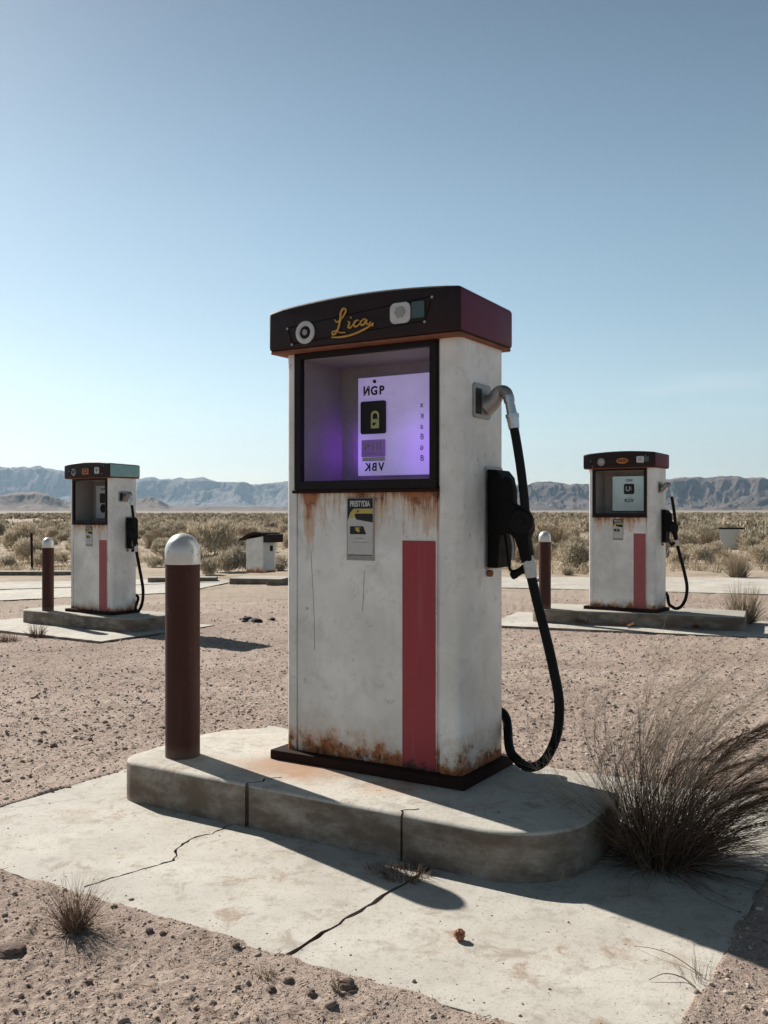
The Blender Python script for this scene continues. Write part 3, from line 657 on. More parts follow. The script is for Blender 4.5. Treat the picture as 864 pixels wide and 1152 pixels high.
        bm = bmesh.new(); add_text(bm, 'KGV', bx, yy, 1.365, 0.060, bold=0.002); add_text(bm, '- - -', bx, yy, 1.405, 0.05); P('lettering', bm, 'ink', board)
    # ---- red stripe
    bm = bmesh.new(); add_box(bm, fx(-0.270), fx(-0.118), YF-0.0025, YF-0.0004, 0.040, 0.958); P('red_stripe', bm, 'stripe' if kind == 'main' else 'stripe_faded')
    # ---- notice sticker plate
    tx0, tx1, tz0, tz1 = fx(-0.540), fx(-0.404), 0.872, 1.134
    bm = bmesh.new(); add_box(bm, tx0, tx1, YF-0.004, YF-0.0004, tz0, tz1, 0.001); stk = P('notice', bm, 'grey')
    yq = YF-0.0062
    lay = lambda n, m, f: P(n, f, m, stk)
    bm = bmesh.new(); add_box(bm, tx0+0.006, tx1-0.006, YF-0.0052, YF-0.0043, tz0+0.024, tz1-0.004); lay('paper', 'paper', bm)
    bm = bmesh.new(); add_prism(bm, [(tx0+0.006, tz1-0.004), (tx0+0.006, tz1-0.095), (tx0+0.014, tz1-0.075), (tx0+0.020, tz1-0.062), (tx0+0.036, tz1-0.046), (tx1-0.006, tz1-0.046), (tx1-0.006, tz1-0.004)], 'y', yq, yq+0.0008)
    lay('black_print', 'ink', bm); bm = bmesh.new()
    add_prism(bm, [(tx0+0.042, tz1-0.067), (tx0+0.042, tz1-0.080), (tx0+0.050, tz1-0.092), (tx1-0.030, tz1-0.100), (tx1-0.006, tz1-0.104), (tx1-0.006, tz1-0.067)], 'y', yq, yq+0.0008)
    lay('black_print', 'ink', bm); bm = bmesh.new()
    add_prism(bm, [(tx0+0.018, tz1-0.120), (tx0+0.018, tz1-0.153), (tx0+0.098, tz1-0.153), (tx0+0.084, tz1-0.120)], 'y', yq, yq+0.0008)
    lay('black_print', 'ink', bm); bm = bmesh.new()
    add_box(bm, tx0+0.008, tx1-0.008, yq, yq+0.0008, tz0+0.021, tz0+0.0235)
    lay('black_print', 'ink', bm); bm = bmesh.new(); add_box(bm, tx0+0.04, tx0+0.085, yq, yq+0.0008, tz1-0.170, tz1-0.1685); lay('black_print', 'ink', bm); bm = bmesh.new(); add_box(bm, tx0+0.03, tx0+0.11, yq, yq+0.0008, tz1-0.187, tz1-0.186); lay('black_print', 'ink', bm)
    bm = bmesh.new(); add_prism(bm, [(tx0+0.014, tz1-0.085), (tx0+0.022, tz1-0.062), (tx0+0.037, tz1-0.0475), (tx1-0.007, tz1-0.0475), (tx1-0.007, tz1-0.066), (tx0+0.041, tz1-0.066), (tx0+0.034, tz1-0.085)], 'y', yq-0.0002, yq+0.0007)
    add_prism(bm, [(tx0+0.044, tz1-0.124), (tx0+0.048, tz1-0.138), (tx0+0.062, tz1-0.146), (tx0+0.068, tz1-0.135), (tx0+0.056, tz1-0.131), (tx0+0.074, tz1-0.126)], 'y', yq-0.0006, yq-0.0002); lay('yellow_print', 'yellow', bm)
    bm = bmesh.new(); add_text(bm, 'PRESTYDIA', (tx0+tx1)/2, yq-0.001, tz1-0.027, 0.030, 0.66, 1.1, bold=0.0008); lay('lettering', 'white', bm)
    bm = bmesh.new(); add_text(bm, '▲' if False else 'A', tx0+0.058, yq-0.001, tz1-0.057, 0.012, bold=0.0006); lay('lettering', 'ink', bm)
    # ---- base plate
    bm = bmesh.new(); add_box(bm, X0-0.05, X1+0.035, YF-0.055, YB+0.03, 0.0, 0.040, 0.004); P('base_plate', bm, 'rustplate')
    # ---- canopy cap: gently crowned, rounded, with a rusted lower lip
    cx0, cx1, cy0, cy1, cz0 = fx(-0.905), fx(0.028), YF-0.070, YF+0.425, 1.752
    zt = 1.945
    outl = [(cx0, cz0+0.016), (cx1, cz0+0.016)]
    top = [(cx1, zt)]
    for i in range(1, 12):
        tt = i/12; top.append((cx1+(cx0-cx1)*tt, zt-0.004*tt+0.028*math.sin(math.pi*tt)**0.8))
    top.append((cx0, zt-0.006))
    bm = bmesh.new(); b2 = bmesh.new()
    A = [b2.verts.new((x, cy0, z)) for x, z in outl+top]; B = [b2.verts.new((x, cy1, z-(0.012 if z > 1.85 else 0))) for x, z in outl+top]
    n = len(A); b2.faces.new(A); b2.faces.new(B[::-1])
    for i in range(n): b2.faces.new((A[i], B[i], B[(i+1) % n], A[(i+1) % n]))
    bmesh.ops.recalc_face_normals(b2, faces=b2.faces[:])
    es = [e for e in b2.edges if e.calc_face_angle(0) > R(50)]
    bmesh.ops.bevel(b2, geom=es, offset=0.016, segments=3, affect='EDGES', profile=0.5)
    merge(bm, b2)
    me_cap = P('cap', bm, 'cap', sm=35)
    me_cap.data.materials.append(M['teal'] if kind == 'left' else M['capside'])
    for f_ in me_cap.data.polygons:
        if f_.normal.x > 0.8: f_.material_index = 1
    bm = bmesh.new(); add_prism(bm, rrect(cx0+0.004, cx1-0.004, cy0+0.004, cy1-0.004, 0.016, 4), 'z', cz0+0.006, cz0+0.0165, 0.003); P('rusty_lip', bm, 'rustedge', me_cap, 35)
    yc = cy0
    # scored trapezoid face plate with corner screws
    corners = [(fx(-0.800), 1.862), (fx(-0.775), 1.792), (fx(-0.128), 1.822), (fx(-0.095), 1.915)]
    bm = bmesh.new()
    cc = corners+[corners[0]]
    for a, b in zip(cc[:-1], cc[1:]):
        add_tube(bm, [(a[0], yc-0.0008, a[1]), (b[0], yc-0.0008, b[1])], 0.0022, 6)
    P('face_plate_edge', bm, 'blackp', me_cap)
    for (x, z) in corners:
        bm = bmesh.new(); disc_y(bm, x, yc-0.0003, z-0.004, 0.006, 0.004, 12); P('screw', bm, 'steel', me_cap)
    if kind == 'main':
        bm = bmesh.new(); disc_y(bm, fx(-0.704), yc-0.0005, 1.833, 0.047, 0.01, 36, [(0.048, 0), (0.048, 0.006), (0.042, 0.010), (0.030, 0.009), (0.027, 0.003), (0, 0.003)]); e = P('round_emblem', bm, 'white', me_cap, 40)
        bm = bmesh.new(); disc_y(bm, fx(-0.704), yc-0.0036, 1.833, 0.0265, 0.001, 28); P('dark_ring', bm, 'frame', e)
        bm = bmesh.new(); disc_y(bm, fx(-0.704), yc-0.0048, 1.833, 0.013, 0.006, 20); P('emblem_core', bm, 'grey', e)
        bm = bmesh.new(); add_prism(bm, rrect(fx(-0.283), fx(-0.190), 1.822, 1.905, 0.024, 6), 'y', yc-0.010, yc-0.0005, 0.003); e = P('square_emblem', bm, 'white', me_cap)
        bm = bmesh.new(); disc_y(bm, fx(-0.236), yc-0.0105, 1.866, 0.025, 0.004, 6); P('emblem_core', bm, 'grey', e)
        bm = bmesh.new(); add_prism(bm, rrect(fx(-0.186), fx(-0.128), 1.836, 1.902, 0.006, 3), 'y', yc-0.006, yc-0.0005, 0.002); P('teal_emblem', bm, 'tealdark', me_cap)
        # flowing gold script
        S_ = 0.205; ox = fx(-0.560); oz = 1.800
        tl = 0.045
        strokes = [
            [(.04, .66), (.08, .56), (.17, .60), (.27, .78), (.31, .95), (.25, 1.02), (.19, .88), (.17, .60), (.13, .32), (.06, .12), (-.01, .10), (-.01, .20), (.07, .21), (.17, .12), (.30, .08)],
            [(-.04, .0), (.10, -.04), (.30, -.06), (.55, -.02), (.80, .10), (.95, .24), (.93, .12)],
            [(.36, .50), (.40, .42), (.37, .28), (.42, .24), (.48, .34)],
            [(.62, .44), (.57, .47), (.51, .38), (.51, .27), (.57, .24), (.64, .32)],
            [(.80, .43), (.74, .46), (.67, .38), (.67, .27), (.74, .26), (.80, .42), (.80, .28), (.85, .24), (.90, .32)],
        ]
        bm = bmesh.new()
        for st in strokes:
            pts = crom([(ox+x*S_, yc-0.004, oz+z*S_*0.52+x*0.012) for x, z in st], 6)
            rad = [0.0030+0.0022*math.sin(math.pi*i/(len(pts)-1)) for i in range(len(pts))]; add_tube(bm, pts, rad, 8)
        add_tube(bm, [(ox+.425*S_, yc-0.004, oz+.58*S_*0.52+0.006), (ox+.435*S_, yc-0.004, oz+.63*S_*0.52+0.006)], 0.0042, 8)
        P('script_lettering', bm, 'gold', me_cap, 60)
    elif kind == 'left':
        bm = bmesh.new(); disc_y(bm, fx(-0.70), yc-0.0005, 1.845, 0.048, 0.008, 28); e = P('round_emblem', bm, 'grey', me_cap)
        bm = bmesh.new(); add_text(bm, 'W', fx(-0.70), yc-0.0095, 1.845, 0.07, bold=0.002); P('emblem_letter', bm, 'ink', e)
        bm = bmesh.new(); add_prism(bm, rrect(fx(-0.52), fx(-0.39), 1.81, 1.89, 0.012, 4), 'y', yc-0.008, yc-0.0005, 0.002); e = P('orange_emblem', bm, 'orange', me_cap)
        bm = bmesh.new(); add_text(bm, 'C3', fx(-0.455), yc-0.0095, 1.85, 0.075, bold=0.002); P('emblem_letter', bm, 'ink', e)
        bm = bmesh.new(); add_prism(bm, rrect(fx(-0.27), fx(-0.18), 1.815, 1.90, 0.01, 4), 'y', yc-0.008, yc-0.0005, 0.002); e = P('square_emblem', bm, 'white', me_cap)
        bm = bmesh.new(); add_text(bm, 'V', fx(-0.225), yc-0.0095, 1.86, 0.06, bold=0.002); P('emblem_letter', bm, 'ink', e)
    else:
        bm = bmesh.new(); disc_y(bm, fx(-0.66), yc-0.0005, 1.842, 0.048, 0.008, 28, [(0.048, 0), (0.048, 0.008), (0.036, 0.008), (0.034, 0.003), (0, 0.003)]); e = P('round_emblem', bm, 'grey', me_cap)
        bm = bmesh.new(); add_text(bm, 'E3', fx(-0.66), yc-0.0045, 1.842, 0.05, bold=0.001); P('emblem_letter', bm, 'white', e)
        b3 = bmesh.new(); add_prism(b3, [(fx(-0.385)+0.078*math.cos(R(a)), 1.85+0.036*math.sin(R(a))) for a in range(0, 360, 15)], 'y', yc-0.008, yc-0.0005, 0.002); e = P('orange_emblem', b3, 'orange', me_cap)
        bm = bmesh.new(); add_text(bm, 'AIUG', fx(-0.385), yc-0.0095, 1.852, 0.052, bold=0.001); P('emblem_letter', bm, 'cap', e)
        bm = bmesh.new(); add_prism(bm, rrect(fx(-0.205), fx(-0.11), 1.82, 1.90, 0.016, 4), 'y', yc-0.008, yc-0.0005, 0.002); e = P('square_emblem', bm, 'white', me_cap)
        bm = bmesh.new(); add_text(bm, 'EI', fx(-0.16), yc-0.0095, 1.86, 0.045, bold=0.001); P('emblem_letter', bm, 'grey', e)
        bm = bmesh.new(); add_prism(bm, rrect(fx(-0.105), fx(-0.05), 1.83, 1.895, 0.006, 4), 'y', yc-0.006, yc-0.0005, 0.002); P('teal_emblem', bm, 'tealdark', me_cap)
    # ---- hose outlet on the right side: slotted plate, elbow
    ya0, ya1 = fy(0.088), fy(0.245); z0, z1 = 1.452, 1.592
    bm = bmesh.new(); 
    b2 = bmesh.new(); add_prism(b2, rrect(ya0, ya1, z0, z1, 0.018, 5), 'x', X1-0.004, X1+0.010, 0.003); merge(bm, b2)
    outl_ = P('hose_outlet', bm, 'steel')
    bm = bmesh.new(); add_box(bm, X1+0.0102, X1+0.0125, fy(0.102), fy(0.150), z0+0.016, z1-0.022); P('slot', bm, 'ink', outl_)
    bm = bmesh.new(); el = crom([(X1+0.004, fy(.205), 1.505), (X1+0.035, fy(.207), 1.525), (X1+0.065, fy(.205), 1.562), (X1+0.095, fy(.20), 1.558), (X1+0.112, fy(.195), 1.528)], 7)
    nn = len(el); add_tube(bm, el, [0.043-0.020*min(1, i/(nn*0.55)) for i in range(nn)], 18); P('elbow', bm, 'steel', outl_, 60)
    HX = [(X1+0.110, 1.532), (X1+0.128, 1.455), (X1+0.133, 1.430)]
    bm = bmesh.new(); add_tube(bm, [(X1+0.108, fy(.195), 1.540), (X1+0.114, fy(.195), 1.515)], [0.0225, 0.0225], 18); add_tube(bm, [(X1+0.114, fy(.195), 1.5155), (X1+0.126, fy(.195), 1.462)], [0.019, 0.021], 18); P('swivel', bm, 'chrome', outl_, 40)
    bm = bmesh.new(); add_tube(bm, [(X1+0.125, fy(.195), 1.466), (X1+0.127, fy(.195), 1.452)], 0.0275, 18); add_tube(bm, [(X1+0.127, fy(.195), 1.4525), (X1+0.134, fy(.195), 1.408)], [0.025, 0.022], 18); P('hose_fitting', bm, 'chrome', outl_, 40)
    bm = bmesh.new(); hp = crom([(X1+0.132, fy(.195), 1.418), (X1+0.147, fy(.195), 1.34), (X1+0.163, fy(.196), 1.24), (X1+0.176, fy(.198), 1.13), (X1+0.180, fy(.20), 1.06)], 6)
    add_tube(bm, hp, 0.0185, 14); P('upper_hose', bm, 'black', root, 60)
    # ---- nozzle boot and nozzle
    bm = bmesh.new(); b2 = bmesh.new()
    add_prism(bm, rrect(fy(.196), fy(.372), 0.838, 1.262, 0.02, 4), 'x', X1-0.002, X1+0.006, 0.002); bt = P('boot_backplate', bm, 'steel')
    bm = bmesh.new()
    add_prism(bm, [(X1+0.0065, 0.845), (X1+0.0065, 1.250), (X1+0.045, 1.245), (X1+0.070, 1.215), (X1+0.072, 1.10), (X1+0.058, 0.93), (X1+0.052, 0.845)], 'y', fy(.215), fy(.352), 0.006); P('nozzle_boot', bm, 'blackp')
    bm = bmesh.new(); add_tube(bm, [(X1+0.002, fy(.23), 0.822), (X1+0.02, fy(.23), 0.822)], 0.014, 12); P('rusty_bolt', bm, 'rustedge', bt)
    def nz(px, py, y=0.215):   # outline read in the plane parallel to the front face
        d0 = np.array([(px-CX)/F, 1.0]); Cc = np.array([.3057, 3.731]); t_ = ((Cc @ BX)+y)/(d0 @ BX); q_ = d0*t_
        return (X1+float((q_-Cc) @ AX), 1.07-(py-HY)/F*t_)
    ol = [(553, 540), (562, 534), (567, 540), (571, 535), (577, 539), (580, 552), (580, 567), (587, 570), (594, 574), (599, 584), (600, 596), (596, 606), (598, 618), (600, 631), (589, 633), (585, 618), (581, 606), (575, 600), (567, 603), (560, 596), (555, 575)]
    bm = bmesh.new(); add_prism(bm, [nz(*p) for p in ol][::-1], 'y', fy(.190), fy(.240), 0.008); nzl = P('nozzle', bm, 'blackp', root, 30)
    cxz = nz(590, 587)
    bm = bmesh.new(); add_lathe(bm, [(0.052, 0), (0.052, 0.012), (0.044, 0.020), (0.018, 0.022), (0.016, 0.028), (0, 0.028)], 28, Matrix.Translation((cxz[0], fy(.191), cxz[1])) @ Matrix.Rotation(R(90), 4, 'X')); P('nozzle_disc', bm, 'black', nzl, 40)
    g = [nz(*p) for p in ((568, 600), (570, 615), (572, 632), (575, 642), (583, 641), (589, 636))]
    bm = bmesh.new(); add_tube(bm, crom([(p[0], fy(.215), p[1]) for p in g], 5), 0.006, 8); P('trigger_guard', bm, 'blackp', nzl, 60)
    g = [nz(*p) for p in ((575, 600), (578, 615), (577, 630))]
    bm = bmesh.new(); add_tube(bm, crom([(p[0], fy(.215), p[1]) for p in g], 5), 0.0075, 8); P('trigger', bm, 'steel', nzl, 60)
    g = [nz(*p) for p in ((576, 648), (584, 644), (591, 641))]
    bm = bmesh.new(); add_tube(bm, crom([(p[0], fy(.215), p[1]) for p in g], 4), [0.016, 0.017, 0.016, 0.014, 0.013, 0.012, 0.012, 0.012, 0.012], 10); P('latch', bm, 'blackp', nzl, 60)
    a_ = nz(594, 626); b_ = nz(598, 650)
    bm = bmesh.new(); add_tube(bm, crom([(a_[0], fy(.215), a_[1]), ((a_[0]+b_[0])/2+.001, fy(.215), (a_[1]+b_[1])/2), (b_[0], fy(.215), b_[1])], 4), [0.0225, .0235, .0245, .024, .025, .024, .0245, .023, .022], 16); P('taped_joint', bm, 'tape', root, 60)
    lw = []
    for px_, py_, y_ in ((597, 646, .215), (605, 680, .215), (614, 715, .215), (622, 750, .22), (629, 790, .225), (626, 828, .23), (612, 856, .24), (595, 863, .26), (581, 854, .28), (573, 841, .33)):
        a_ = nz(px_, py_, y_); lw.append((a_[0], fy(y_), a_[1]))
    lw += [(X1+.004, fy(.408), .19), (X1-.035, fy(.400), .23), (X1-.05, fy(.380), .25)]
    bm = bmesh.new(); add_tube(bm, crom(lw, 8), 0.0195, 16); P('lower_hose', bm, 'black', root, 60)
    return root
GP = 'old fuel pumps standing on concrete islands'
cmx, cmy = pump_center(.3057, 3.731, TH)
pm = empty('fuel_pump', (cmx, cmy, 0.17), TH, 'large foreground fuel pump with purple lit display and gold script on its dark cap', 'fuel pump', GP)
pump(pm, 'main')
pl_ = empty('fuel_pump', (LP[0], LP[1], lz), LR, 'smaller fuel pump whose cap has a teal side, behind the brown bollards', 'fuel pump', GP)
pump(pl_, 'left')
pr_ = empty('fuel_pump', (RP[0], RP[1], rz), RR, 'smaller fuel pump with pale glossy display panel and orange oval badge on maroon cap', 'fuel pump', GP)
pump(pr_, 'right')
# hairline scratches on the main pump's front
for pts in ([(-.727, .905), (-.720, .80), (-.712, .62), (-.706, .48)], [(-.455, .83), (-.459, .74), (-.461, .66)]):
    bm = bmesh.new(); add_tube(bm, [(fx(p[0])+random.uniform(-.002, .002), YF-0.0001, p[1]) for p in pts], 0.0009, 5); obj('scratch', bm, M['frame'], pm)

# ------------------------------------------------------------ bollards
def bollard(loc, label, sc=1.0, h=0.98):
    root = empty('bollard', loc, 0, label, 'bollard', 'brown bollards with silver domes')
    r = 0.0755*sc
    bm = bmesh.new(); add_lathe(bm, [(r*1.0, -0.01), (r, 0.0), (r, h-0.135*sc)], 48); obj('post', bm, M['brown_pipe'], root, smooth=40)
    R2 = r*1.025; z0 = h-0.137*sc
    prof = [(R2-0.003, z0), (R2, z0+0.003), (R2, z0+0.055*sc)]+[(R2*math.cos(R(a)), z0+0.055*sc+(0.082*sc)*math.sin(R(a))) for a in range(10, 91, 10)]
    prof[-1] = (0, prof[-1][1])
    bm = bmesh.new(); add_lathe(bm, prof, 48); obj('domed_cap', bm, M['dome'], root, smooth=50)
    return root
bX, bY, _ = at(205.5, 850, 0.17)
bollard((bX, bY, 0.17), 'brown steel bollard with silver dome on the foreground island, nearest and tallest in view')
bX, bY, _ = at(54, 687, lz); LBX, LBY = bX, bY
bollard((bX, bY, lz), 'brown bollard with silver dome beside the teal sided pump', 1.0, 0.98)
bX, bY, _ = at(613, 684.5, rz)
bollard((bX, bY, rz), 'brown bollard with silver dome beside the pump with orange oval badge', 1.0, 0.98)

# ------------------------------------------------------------ far islands, pads, kerbs, strips
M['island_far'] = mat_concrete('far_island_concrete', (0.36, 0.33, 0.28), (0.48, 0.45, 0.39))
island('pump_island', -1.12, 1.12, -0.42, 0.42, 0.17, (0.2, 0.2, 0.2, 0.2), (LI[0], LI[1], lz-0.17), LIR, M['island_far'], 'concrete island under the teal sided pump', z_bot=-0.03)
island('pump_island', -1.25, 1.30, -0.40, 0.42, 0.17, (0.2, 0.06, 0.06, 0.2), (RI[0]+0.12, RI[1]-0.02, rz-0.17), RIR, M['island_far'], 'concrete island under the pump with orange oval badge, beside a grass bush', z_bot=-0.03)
for (x, y, rot, hx, hy, z) in FARPADS:
    bm = bmesh.new(); add_prism(bm, [tuple(p) for p in jag([(-hx, -hy), (hx, -hy), (hx, hy), (-hx, hy), (-hx, -hy)], 0.08, 0.012)[:-1]], 'z', -0.10, 0.0, 0.004)
    o = obj('concrete_pad', bm, M['concrete'], loc=(x, y, z), rot=rot); tag(o, kind='structure')
def strip(name, quad, lift=0.015, mat='concrete'):
    """slab laid on the ground, corners given as photograph positions"""
    P_ = [at(*q) for q in quad]; bm = bmesh.new()
    for a, b in ((0, 1),):
        pass
    n = 24; top = []; 
    V = []
    for i in range(n+1):
        t = i/n
        nx_, ny_ = [P_[0][k]+(P_[1][k]-P_[0][k])*t for k in (0, 1)]; fx_, fy_ = [P_[3][k]+(P_[2][k]-P_[3][k])*t for k in (0, 1)]
        jx = random.uniform(-.03, .03)
        g_ = [(nx_, ny_+jx), (fx_, fy_+random.uniform(-.03, .03))]
        V.append([(x, y, float(G0(np.array(x), np.array(y)))+lift) for x, y in g_])
    vs = [[bm.verts.new(p) for p in r_] for r_ in V]; vb = [[bm.verts.new((p[0], p[1], p[2]-0.12)) for p in r_] for r_ in V]
    for i in range(n):
        bm.faces.new((vs[i][0], vs[i+1][0], vs[i+1][1], vs[i][1])); bm.faces.new((vb[i][0], vs[i][0], vs[i][1], vb[i][1])) if i == 0 else None
        bm.faces.new((vs[i][0], vb[i][0], vb[i+1][0], vs[i+1][0])); bm.faces.new((vs[i][1], vs[i+1][1], vb[i+1][1], vb[i][1]))
    o = obj(name, bm, M[mat]); tag(o, kind='structure'); return o
strip('concrete_strip', [(-60, 679), (205, 667), (262, 655), (-40, 666)])
strip('concrete_strip', [(-60, 665.2), (262, 654.7), (230, 650.5), (-40, 656)])
strip('concrete_strip', [(500, 660), (960, 672), (960, 652), (500, 649.5)])
def kerb(px0, py0, px1, py1, w, h, label, mat='island_far'):
    a = at(px0, py0); b = at(px1, py1); d = Vector((b[0]-a[0], b[1]-a[1])); L = d.length; rot = math.atan2(d.y, d.x)
    bm = bmesh.new(); add_box(bm, 0, L, 0, w, -0.08, h, 0.015)
    for v in bm.verts: v.co.y += random.uniform(-.004, .004)
    z = min(float(G0(np.array(a[0]), np.array(a[1]))), float(G0(np.array(b[0]), np.array(b[1]))))
    o = obj('kerb', bm, M[mat], loc=(a[0], a[1], z), rot=rot); tag(o, label, 'kerb', 'low concrete kerbs beyond the pumps'); return o
kerb(-40, 647.5, 84, 647, 0.35, 0.10, 'long low kerb beyond the teal sided pump, left of it')
kerb(166, 656, 243, 654.5, 0.35, 0.12, 'short dark kerb between the teal sided pump and white cabinet')
kerb(258, 657.5, 300, 657.5, 0.9, 0.13, 'broad kerb under the white cabinet')
kerb(299.5, 659, 316, 659, 0.8, 0.14, 'dark broken kerb end right of the white cabinet')

# ------------------------------------------------------------ white cabinet with a loose roof sheet
x, y, z = at(292, 649.5); zb = z+0.10; y += 0.25
cab = empty('pump_cabinet', (x, y, zb), R(-38), 'small white metal cabinet with tilted rusty roof sheet, far beyond the island', 'cabinet')
bm = bmesh.new(); add_prism(bm, [(-.27, 0.0), (.27, 0.0), (.27, .84), (-.27, .76)], 'y', -.21, .21, 0.008); body = obj('cabinet_body', bm, M['enamel3'], cab)
bm = bmesh.new(); add_box(bm, .272, .276, -.16, .16, .06, .70, 0.001); obj('side_door', bm, M['white'], cab)
bm = bmesh.new(); add_box(bm, .278, .30, .02, .09, .50, .62, 0.004); obj('handle', bm, M['blackp'], cab)
bm = bmesh.new(); add_prism(bm, [(-.44, .73), (-.10, .86), (.12, .90), (.34, .89), (.34, .92), (.12, .945), (-.12, .90), (-.44, .755)], 'y', -.30, .28, 0.004); rf = obj('roof_sheet', bm, M['rustplate'], cab)
bm = bmesh.new(); add_box(bm, .28, .50, -.20, .22, .70, .888, 0.01); obj('hanging_flap', bm, M['frame'], cab)
# rusty post at left
x, y, z = at(36, 642)
bm = bmesh.new(); add_prism(bm, [(-.03, -.03), (.03, -.03), (.03, -.018), (-.018, -.018), (-.018, .03), (-.03, .03)], 'z', -.05, 1.02); add_box(bm, -.035, .035, -.035, .0, 0.86, 0.90, 0.003)
o = obj('post', bm, M['rustplate'], loc=(x, y, z), rot=0.4); o.rotation_euler = (0.02, -0.015, 0.4); tag(o, 'thin rusty steel post standing in the scrub at left', 'post')
# distant whitish block with dark lid at right
x, y, z = at(826, 618); 
blk = empty('tank_box', (x, y, z), R(-25), 'pale box with dark lid half hidden among shrubs at right', 'box')
bm = bmesh.new(); add_box(bm, -.45, .45, -.3, .3, 0, .72, 0.02); obj('box_body', bm, M['white'], blk)
bm = bmesh.new(); add_box(bm, -.50, .50, -.35, .35, .722, .77, 0.01); obj('lid', bm, M['frame'], blk)

# ------------------------------------------------------------ plants
def blades(n, base_r, len_rng, spread, width, wind=(0, 0), droop=0.5, seg=6, seed=0, up=1.0, plume=0.0, nb=34, bl=(0.03, 0.075), lean=(0, 0), jit=0.10):
    """curved tapering blades from one tussock; returns V, F(quads), tint"""
    g = np.random.default_rng(seed); V = []; Fq = []; T = []
    for i in range(n):
        az = g.uniform(0, 2*np.pi); rr = base_r*np.sqrt(g.uniform()); tilt = np.abs(g.normal(0, spread)); L = g.uniform(*len_rng)*(1-0.25*min(1, tilt))
        out = np.array([np.cos(az), np.sin(az), 0]); p = np.array([rr*np.cos(az), rr*np.sin(az), -0.01])
        d = out*np.sin(tilt)+np.array([lean[0], lean[1], np.cos(tilt)])*up; d /= np.linalg.norm(d)
        wv = np.array([wind[0], wind[1], 0])*g.uniform(0.5, 1.4); cur = g.uniform(0.2, 1.3)*droop; jv = g.normal(0, jit, 3)
        tt = g.uniform(); k = seg+1
        pts = []; wd = width*g.uniform(0.5, 1.3)
        for s_ in range(k):
            pts.append(p.copy()); st = L/seg; d = d+(wv*(s_/seg)+out*0.25*cur*(s_/seg)-np.array([0, 0, 0.35*cur*(s_/seg)])+jv*0.35+g.normal(0, jit*0.5, 3))*0.5
            d /= np.linalg.norm(d); p = p+d*st
            if p[2] < 0.004: p[2] = 0.004
        pts = np.array(pts); sidev = np.cross(d, g.normal(0, 1, 3)); sidev /= np.linalg.norm(sidev)+1e-9
        prof = np.linspace(1, 0.12, k)[:, None]*wd
        s2 = np.cross(d, sidev); o = len(V)
        ring = [pts+sidev*prof, pts+(-0.5*sidev+0.87*s2)*prof, pts+(-0.5*sidev-0.87*s2)*prof]
        base = sum(len(v) for v in V)
        V.append(np.stack(ring, 1).reshape(-1, 3)); T.append(np.full(3*k, tt))
        for s_ in range(seg):
            for q in range(3):
                a = base+s_*3+q; b = base+s_*3+(q+1) % 3; Fq.append((a, b, b+3, a+3))
        if g.uniform() < plume:
            # feathery bristles along the last third
            for _ in range(nb):
                s0 = g.uniform(0.45, 1.0)*(k-1); i0 = int(min(s0, k-2)); fr_ = s0-i0; q0 = pts[i0]*(1-fr_)+pts[i0+1]*fr_
                dd = (pts[i0+1]-pts[i0]); dd /= np.linalg.norm(dd)+1e-9; dd = dd+g.normal(0, 0.30, 3)+wv*0.3; dd /= np.linalg.norm(dd)
                ll = g.uniform(*bl); sv = np.cross(dd, g.normal(0, 1, 3)); sv /= np.linalg.norm(sv); w2 = width*0.38
                base = sum(len(v) for v in V)
                V.append(np.array([q0+sv*w2, q0-sv*w2, q0+dd*ll-sv*w2*.3, q0+dd*ll+sv*w2*.3])); T.append(np.full(4, min(1, tt*0.6+0.3))); Fq.append((base, base+1, base+2, base+3))
    return np.vstack(V), np.array(Fq), np.concatenate(T)
def fast_blades(*a, **k):
    return blades(*a, **k)
M['bush'] = mat_veg('dark_dead_grass', (0.026, 0.015, 0.010), (0.20, 0.13, 0.085))
M['plume'] = mat_veg('pale_dead_grass', (0.26, 0.20, 0.145), (0.50, 0.42, 0.33), thin=0.3)
M['tuft'] = mat_veg('brown_tuft', (0.06, 0.034, 0.024), (0.36, 0.25, 0.175))
M['sage'] = mat_veg('sagebrush_leaf', (0.15, 0.125, 0.085), (0.72, 0.64, 0.50), extra=(0.60, 0.51, 0.39), thin=0.22)
M['brush'] = mat_veg('far_brush_leaf', (0.20, 0.165, 0.115), (0.60, 0.51, 0.385), thin=0.22)
M['drygrass'] = mat_veg('dry_grass', (0.22, 0.165, 0.11), (0.64, 0.53, 0.39), thin=0.25)
